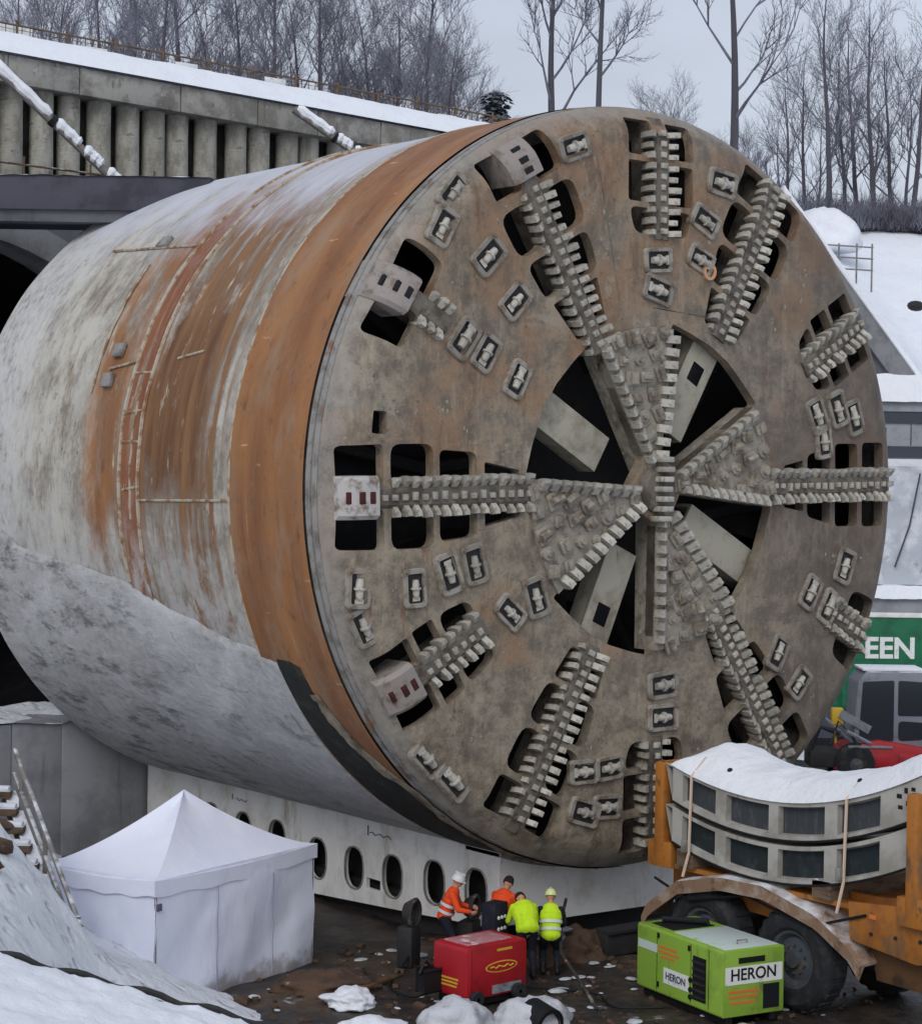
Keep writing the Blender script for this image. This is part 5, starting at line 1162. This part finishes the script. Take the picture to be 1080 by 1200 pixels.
# ------------------------------------------------------------------ winter trees
def tree_meshes(seed, H, spread, nl=9, jit=.06, lean=0., thick=1., kids_=(2, 2, 3)):
    rnd = random.Random(seed); tr, cr = MB(), MB(); tw = cr
    V, Fc = [], []
    def seg(p, q, r1, r2, n=3):
        d = (q-p); 
        if d.length < 1e-4: return
        d.normalize(); a = d.orthogonal().normalized(); b_ = d.cross(a); k0 = len(V)
        for c, r in ((p, r1), (q, r2)):
            for j in range(n): V.append(c+(a*cos(2*pi*j/n)+b_*sin(2*pi*j/n))*r)
        for j in range(n): Fc.append((k0+j, k0+(j+1) % n, k0+n+(j+1) % n, k0+n+j))
    def branch(p, d, L, r, lev):
        n = 4 if lev < 2 else 3; k_ = n; q = p.copy(); dd = d.copy()
        for i in range(k_):
            dd = (dd+Vector((rnd.uniform(-.18, .18), rnd.uniform(-.18, .18), rnd.uniform(-.04, .16)))).normalized()
            q2 = q+dd*(L/k_); seg(q, q2, r*(1-.75*i/k_), r*(1-.75*(i+1)/k_), 4 if lev == 1 else 3)
            if lev < 4 and (i > 0 or lev > 1):
                for c in range(rnd.choice(kids_) if lev < 3 else 2):
                    az = rnd.uniform(0, 2*pi); o_ = dd.orthogonal().normalized(); o_ = Quaternion(dd, az) @ o_
                    nd = (dd*rnd.uniform(.7, 1.1)+o_*rnd.uniform(.45, .85)+Vector((0, 0, .18))).normalized()
                    branch(q2, nd, L*rnd.uniform(.42, .62), max(.008, r*.5), lev+1)
            q = q2
    # trunk
    pts = [Vector((0, 0, -1.0))]; rs = [H*.017*thick]; d = Vector((lean, 0, 1)).normalized(); steps = 10
    for i in range(steps):
        d = (d+Vector((rnd.uniform(-jit, jit), rnd.uniform(-jit, jit), .05))).normalized(); pts.append(pts[-1]+d*(H/steps)); rs.append(max(.02, H*.015*thick*(1-(i+1)/steps*.85)))
    tr.tube(pts, rs, 7)
    for i in range(nl):
        t = .34+.62*i/nl; k_ = t*steps; a = int(k_); p = pts[a].lerp(pts[min(a+1, steps)], k_-a)
        az = i*2.4+rnd.uniform(-.5, .5); el = rnd.uniform(.55, 1.0)+.3*t
        nd = Vector((cos(az)*cos(el), sin(az)*cos(el), sin(el))); branch(p, nd, H*spread*rnd.uniform(.7, 1.1)*(1.15-.6*t), rs[a]*.5, 1)
    branch(pts[-1], d, H*.16, .03, 2)
    tm = tr.mesh('trunk', M_BARK); cm = bpy.data.meshes.new('crown'); cm.from_pydata([tuple(v) for v in V], [], Fc); cm.materials.append(M_TWIG)
    return tm, cm
TM = [tree_meshes(11, 13, .30, 10), tree_meshes(12, 12, .34, 11), tree_meshes(13, 15, .26, 10), tree_meshes(14, 10, .36, 10), tree_meshes(15, 18, .15, 9, .012, 0., .55), tree_meshes(16, 13, .30, 10, kids_=(1, 2, 2)), tree_meshes(17, 14, .27, 9, kids_=(1, 2, 2)), tree_meshes(18, 13, .32, 9, kids_=(1, 2, 2))]
def tree(a, d, z, k_, sc, rot, label, group):
    T = thing('bare_tree', site(a, d, z), rot, label, 'tree', group)
    for me, nm in zip(TM[k_], ('trunk', 'crown')): obj(nm, me, T, Matrix.Scale(sc, 4))
    return T
def px2a(px, d): return (px-540)/2430*d
G1, G2 = 'bare winter trees behind the portal wall', 'bare winter trees on the snowy hill'
# solitary trees that can be told apart
tree(px2a(642, 86), 86, 19.4, 5, 1.1, .6, 'tall bare tree with wide crown rising above the shield crown', G1)
tree(px2a(694, 84), 84, 19.4, 4, 1.05, 5.0, 'slender straight bare trunk just right of the wide crowned tree', G1)
tree(px2a(850, 92), 92, 20.0, 6, 1.2, 4.0, 'tall forked bare tree above the cutterhead top, standing alone', G1)
rnd = random.Random(5)
ORD = 'first second third fourth fifth sixth seventh eighth ninth tenth eleventh twelfth thirteenth fourteenth fifteenth sixteenth seventeenth eighteenth nineteenth twentieth'.split()
ORD += ['twenty-'+o_ for o_ in ORD[:9]]+['thirtieth']+['thirty-'+o_ for o_ in ORD[:9]]
def ordn(v, L): return ORD[sorted(L).index(v)]
L0_ = ((118, 84), (182, 78), (205, 90), (243, 96), (275, 88), (312, 84), (345, 92), (372, 86), (405, 98), (430, 90), (462, 94), (490, 84), (520, 96), (20, 80), (62, 92), (155, 98), (135, 108), (170, 112), (225, 110), (258, 106), (290, 112), (330, 108), (360, 114), (390, 110), (418, 106), (446, 112), (476, 108), (505, 110), (535, 104), (188, 118), (304, 120), (380, 122), (95, 110), (40, 104))
for px, d in L0_:
    tree(px2a(px, d), d, 19.6+rnd.uniform(0, 1.0), rnd.choice((0, 1, 3, 0, 1)), rnd.uniform(.72, 1.0), rnd.uniform(0, 6), ordn(px, [q[0] for q in L0_])+' bare tree from the left in the row behind the pile wall', G1)
L2_ = ((590, 104), (560, 100), (742, 108), (775, 100), (800, 110), (825, 100), (875, 106), (615, 110), (670, 104))
for px, d in L2_:
    tree(px2a(px, d), d, 19.3, rnd.choice((0, 3, 1)), rnd.uniform(.5, .66), rnd.uniform(0, 6), ordn(px, [q[0] for q in L2_])+' low hazy bare tree from the left above the cutterhead crown', G1)
L4_ = ((922, 118, .8), (940, 112, .85), (965, 106, 1.0), (985, 112, .95), (1000, 116, 1.0), (1020, 108, 1.05), (1042, 114, .95), (1062, 108, 1.0), (1085, 112, 1.0), (912, 124, .7), (1010, 124, .9), (1055, 124, .95), (950, 126, .8))
for px, d, s in L4_:
    tree(px2a(px, d), d, 21.0, rnd.choice((5, 6, 7)), s*rnd.uniform(.84, .98), rnd.uniform(0, 6), ordn(px, [q[0] for q in L4_])+' bare tree from the left in the grove on the snowy hill', G2)
# dark conifer behind the fence
T = thing('conifer', site(px2a(575, 88), 88, 19.3), 0, 'dark conifer between the bare trees over the shield crown', 'tree')
m = MB(); m.tube([(0, 0, -1), (0, 0, 5.6)], [.2, .03], 7); m.build('trunk', M_BARK, T)
t = bmesh.new(); rc = random.Random(8)
for q in range(1500):
    z = rc.uniform(.3, 5.6); r = (1-(z/6.3)**1.3)*2.7*(1+.3*sin(z*2.1+rc.uniform(0, 1)))*rc.uniform(.3, 1.1)*(1+.35*sin(z*5)); a = rc.uniform(0, 2*pi); c = Vector((r*cos(a), r*sin(a), z-.15*r)); s_ = rc.uniform(.15, .32)
    e = Vector((cos(a), sin(a), -.35)).normalized()*s_; n = Vector((-sin(a), cos(a), rc.uniform(-.4, .4)))*s_*.5
    t.faces.new([t.verts.new(c-n), t.verts.new(c+e), t.verts.new(c+n), t.verts.new(c-e*.4+Vector((0, 0, .05)))])
m = MB(); m.add(t); m.build('crown', M_PINE, T)
# undergrowth and far wood
def brush(name, a0, a1, d0, d1, z0, h, n, seed, mat):
    rb = random.Random(seed); V, Fc = [], []
    for q in range(n):
        a, d = rb.uniform(a0, a1), rb.uniform(d0, d1); p = site(a, d, z0); hh = h*rb.uniform(.35, 1.1); dirv = Vector((rb.uniform(-.45, .45), rb.uniform(-.45, .45), 1)).normalized()
        for s_ in range(4):
            b0_ = p+dirv*hh*rb.uniform(0, .6); e = b0_+(dirv+Vector((rb.uniform(-.7, .7), rb.uniform(-.7, .7), rb.uniform(0, .4)))).normalized()*hh*.5; w_ = .022; k0 = len(V)
            V.extend([b0_-RT*w_, b0_+RT*w_, e+RT*.006, b0_-FW*w_]); Fc.extend([(k0, k0+1, k0+2), (k0+1, k0+3, k0+2), (k0+3, k0, k0+2)])
    me = bpy.data.meshes.new(name); me.from_pydata([tuple(v) for v in V], [], Fc); me.materials.append(mat); return obj(name, me, None, kind='stuff')
brush('undergrowth', 16.5, 27, 104, 118, 21.2, 2.3, 6500, 1, M_TWIG)
brush('undergrowth', -22, 12, 80, 96, 19.6, 2.6, 6500, 2, M_TWIG)
brush('far_wood', -30, 30, 128, 150, 20.0, 7.0, 9000, 3, M_TWIG)
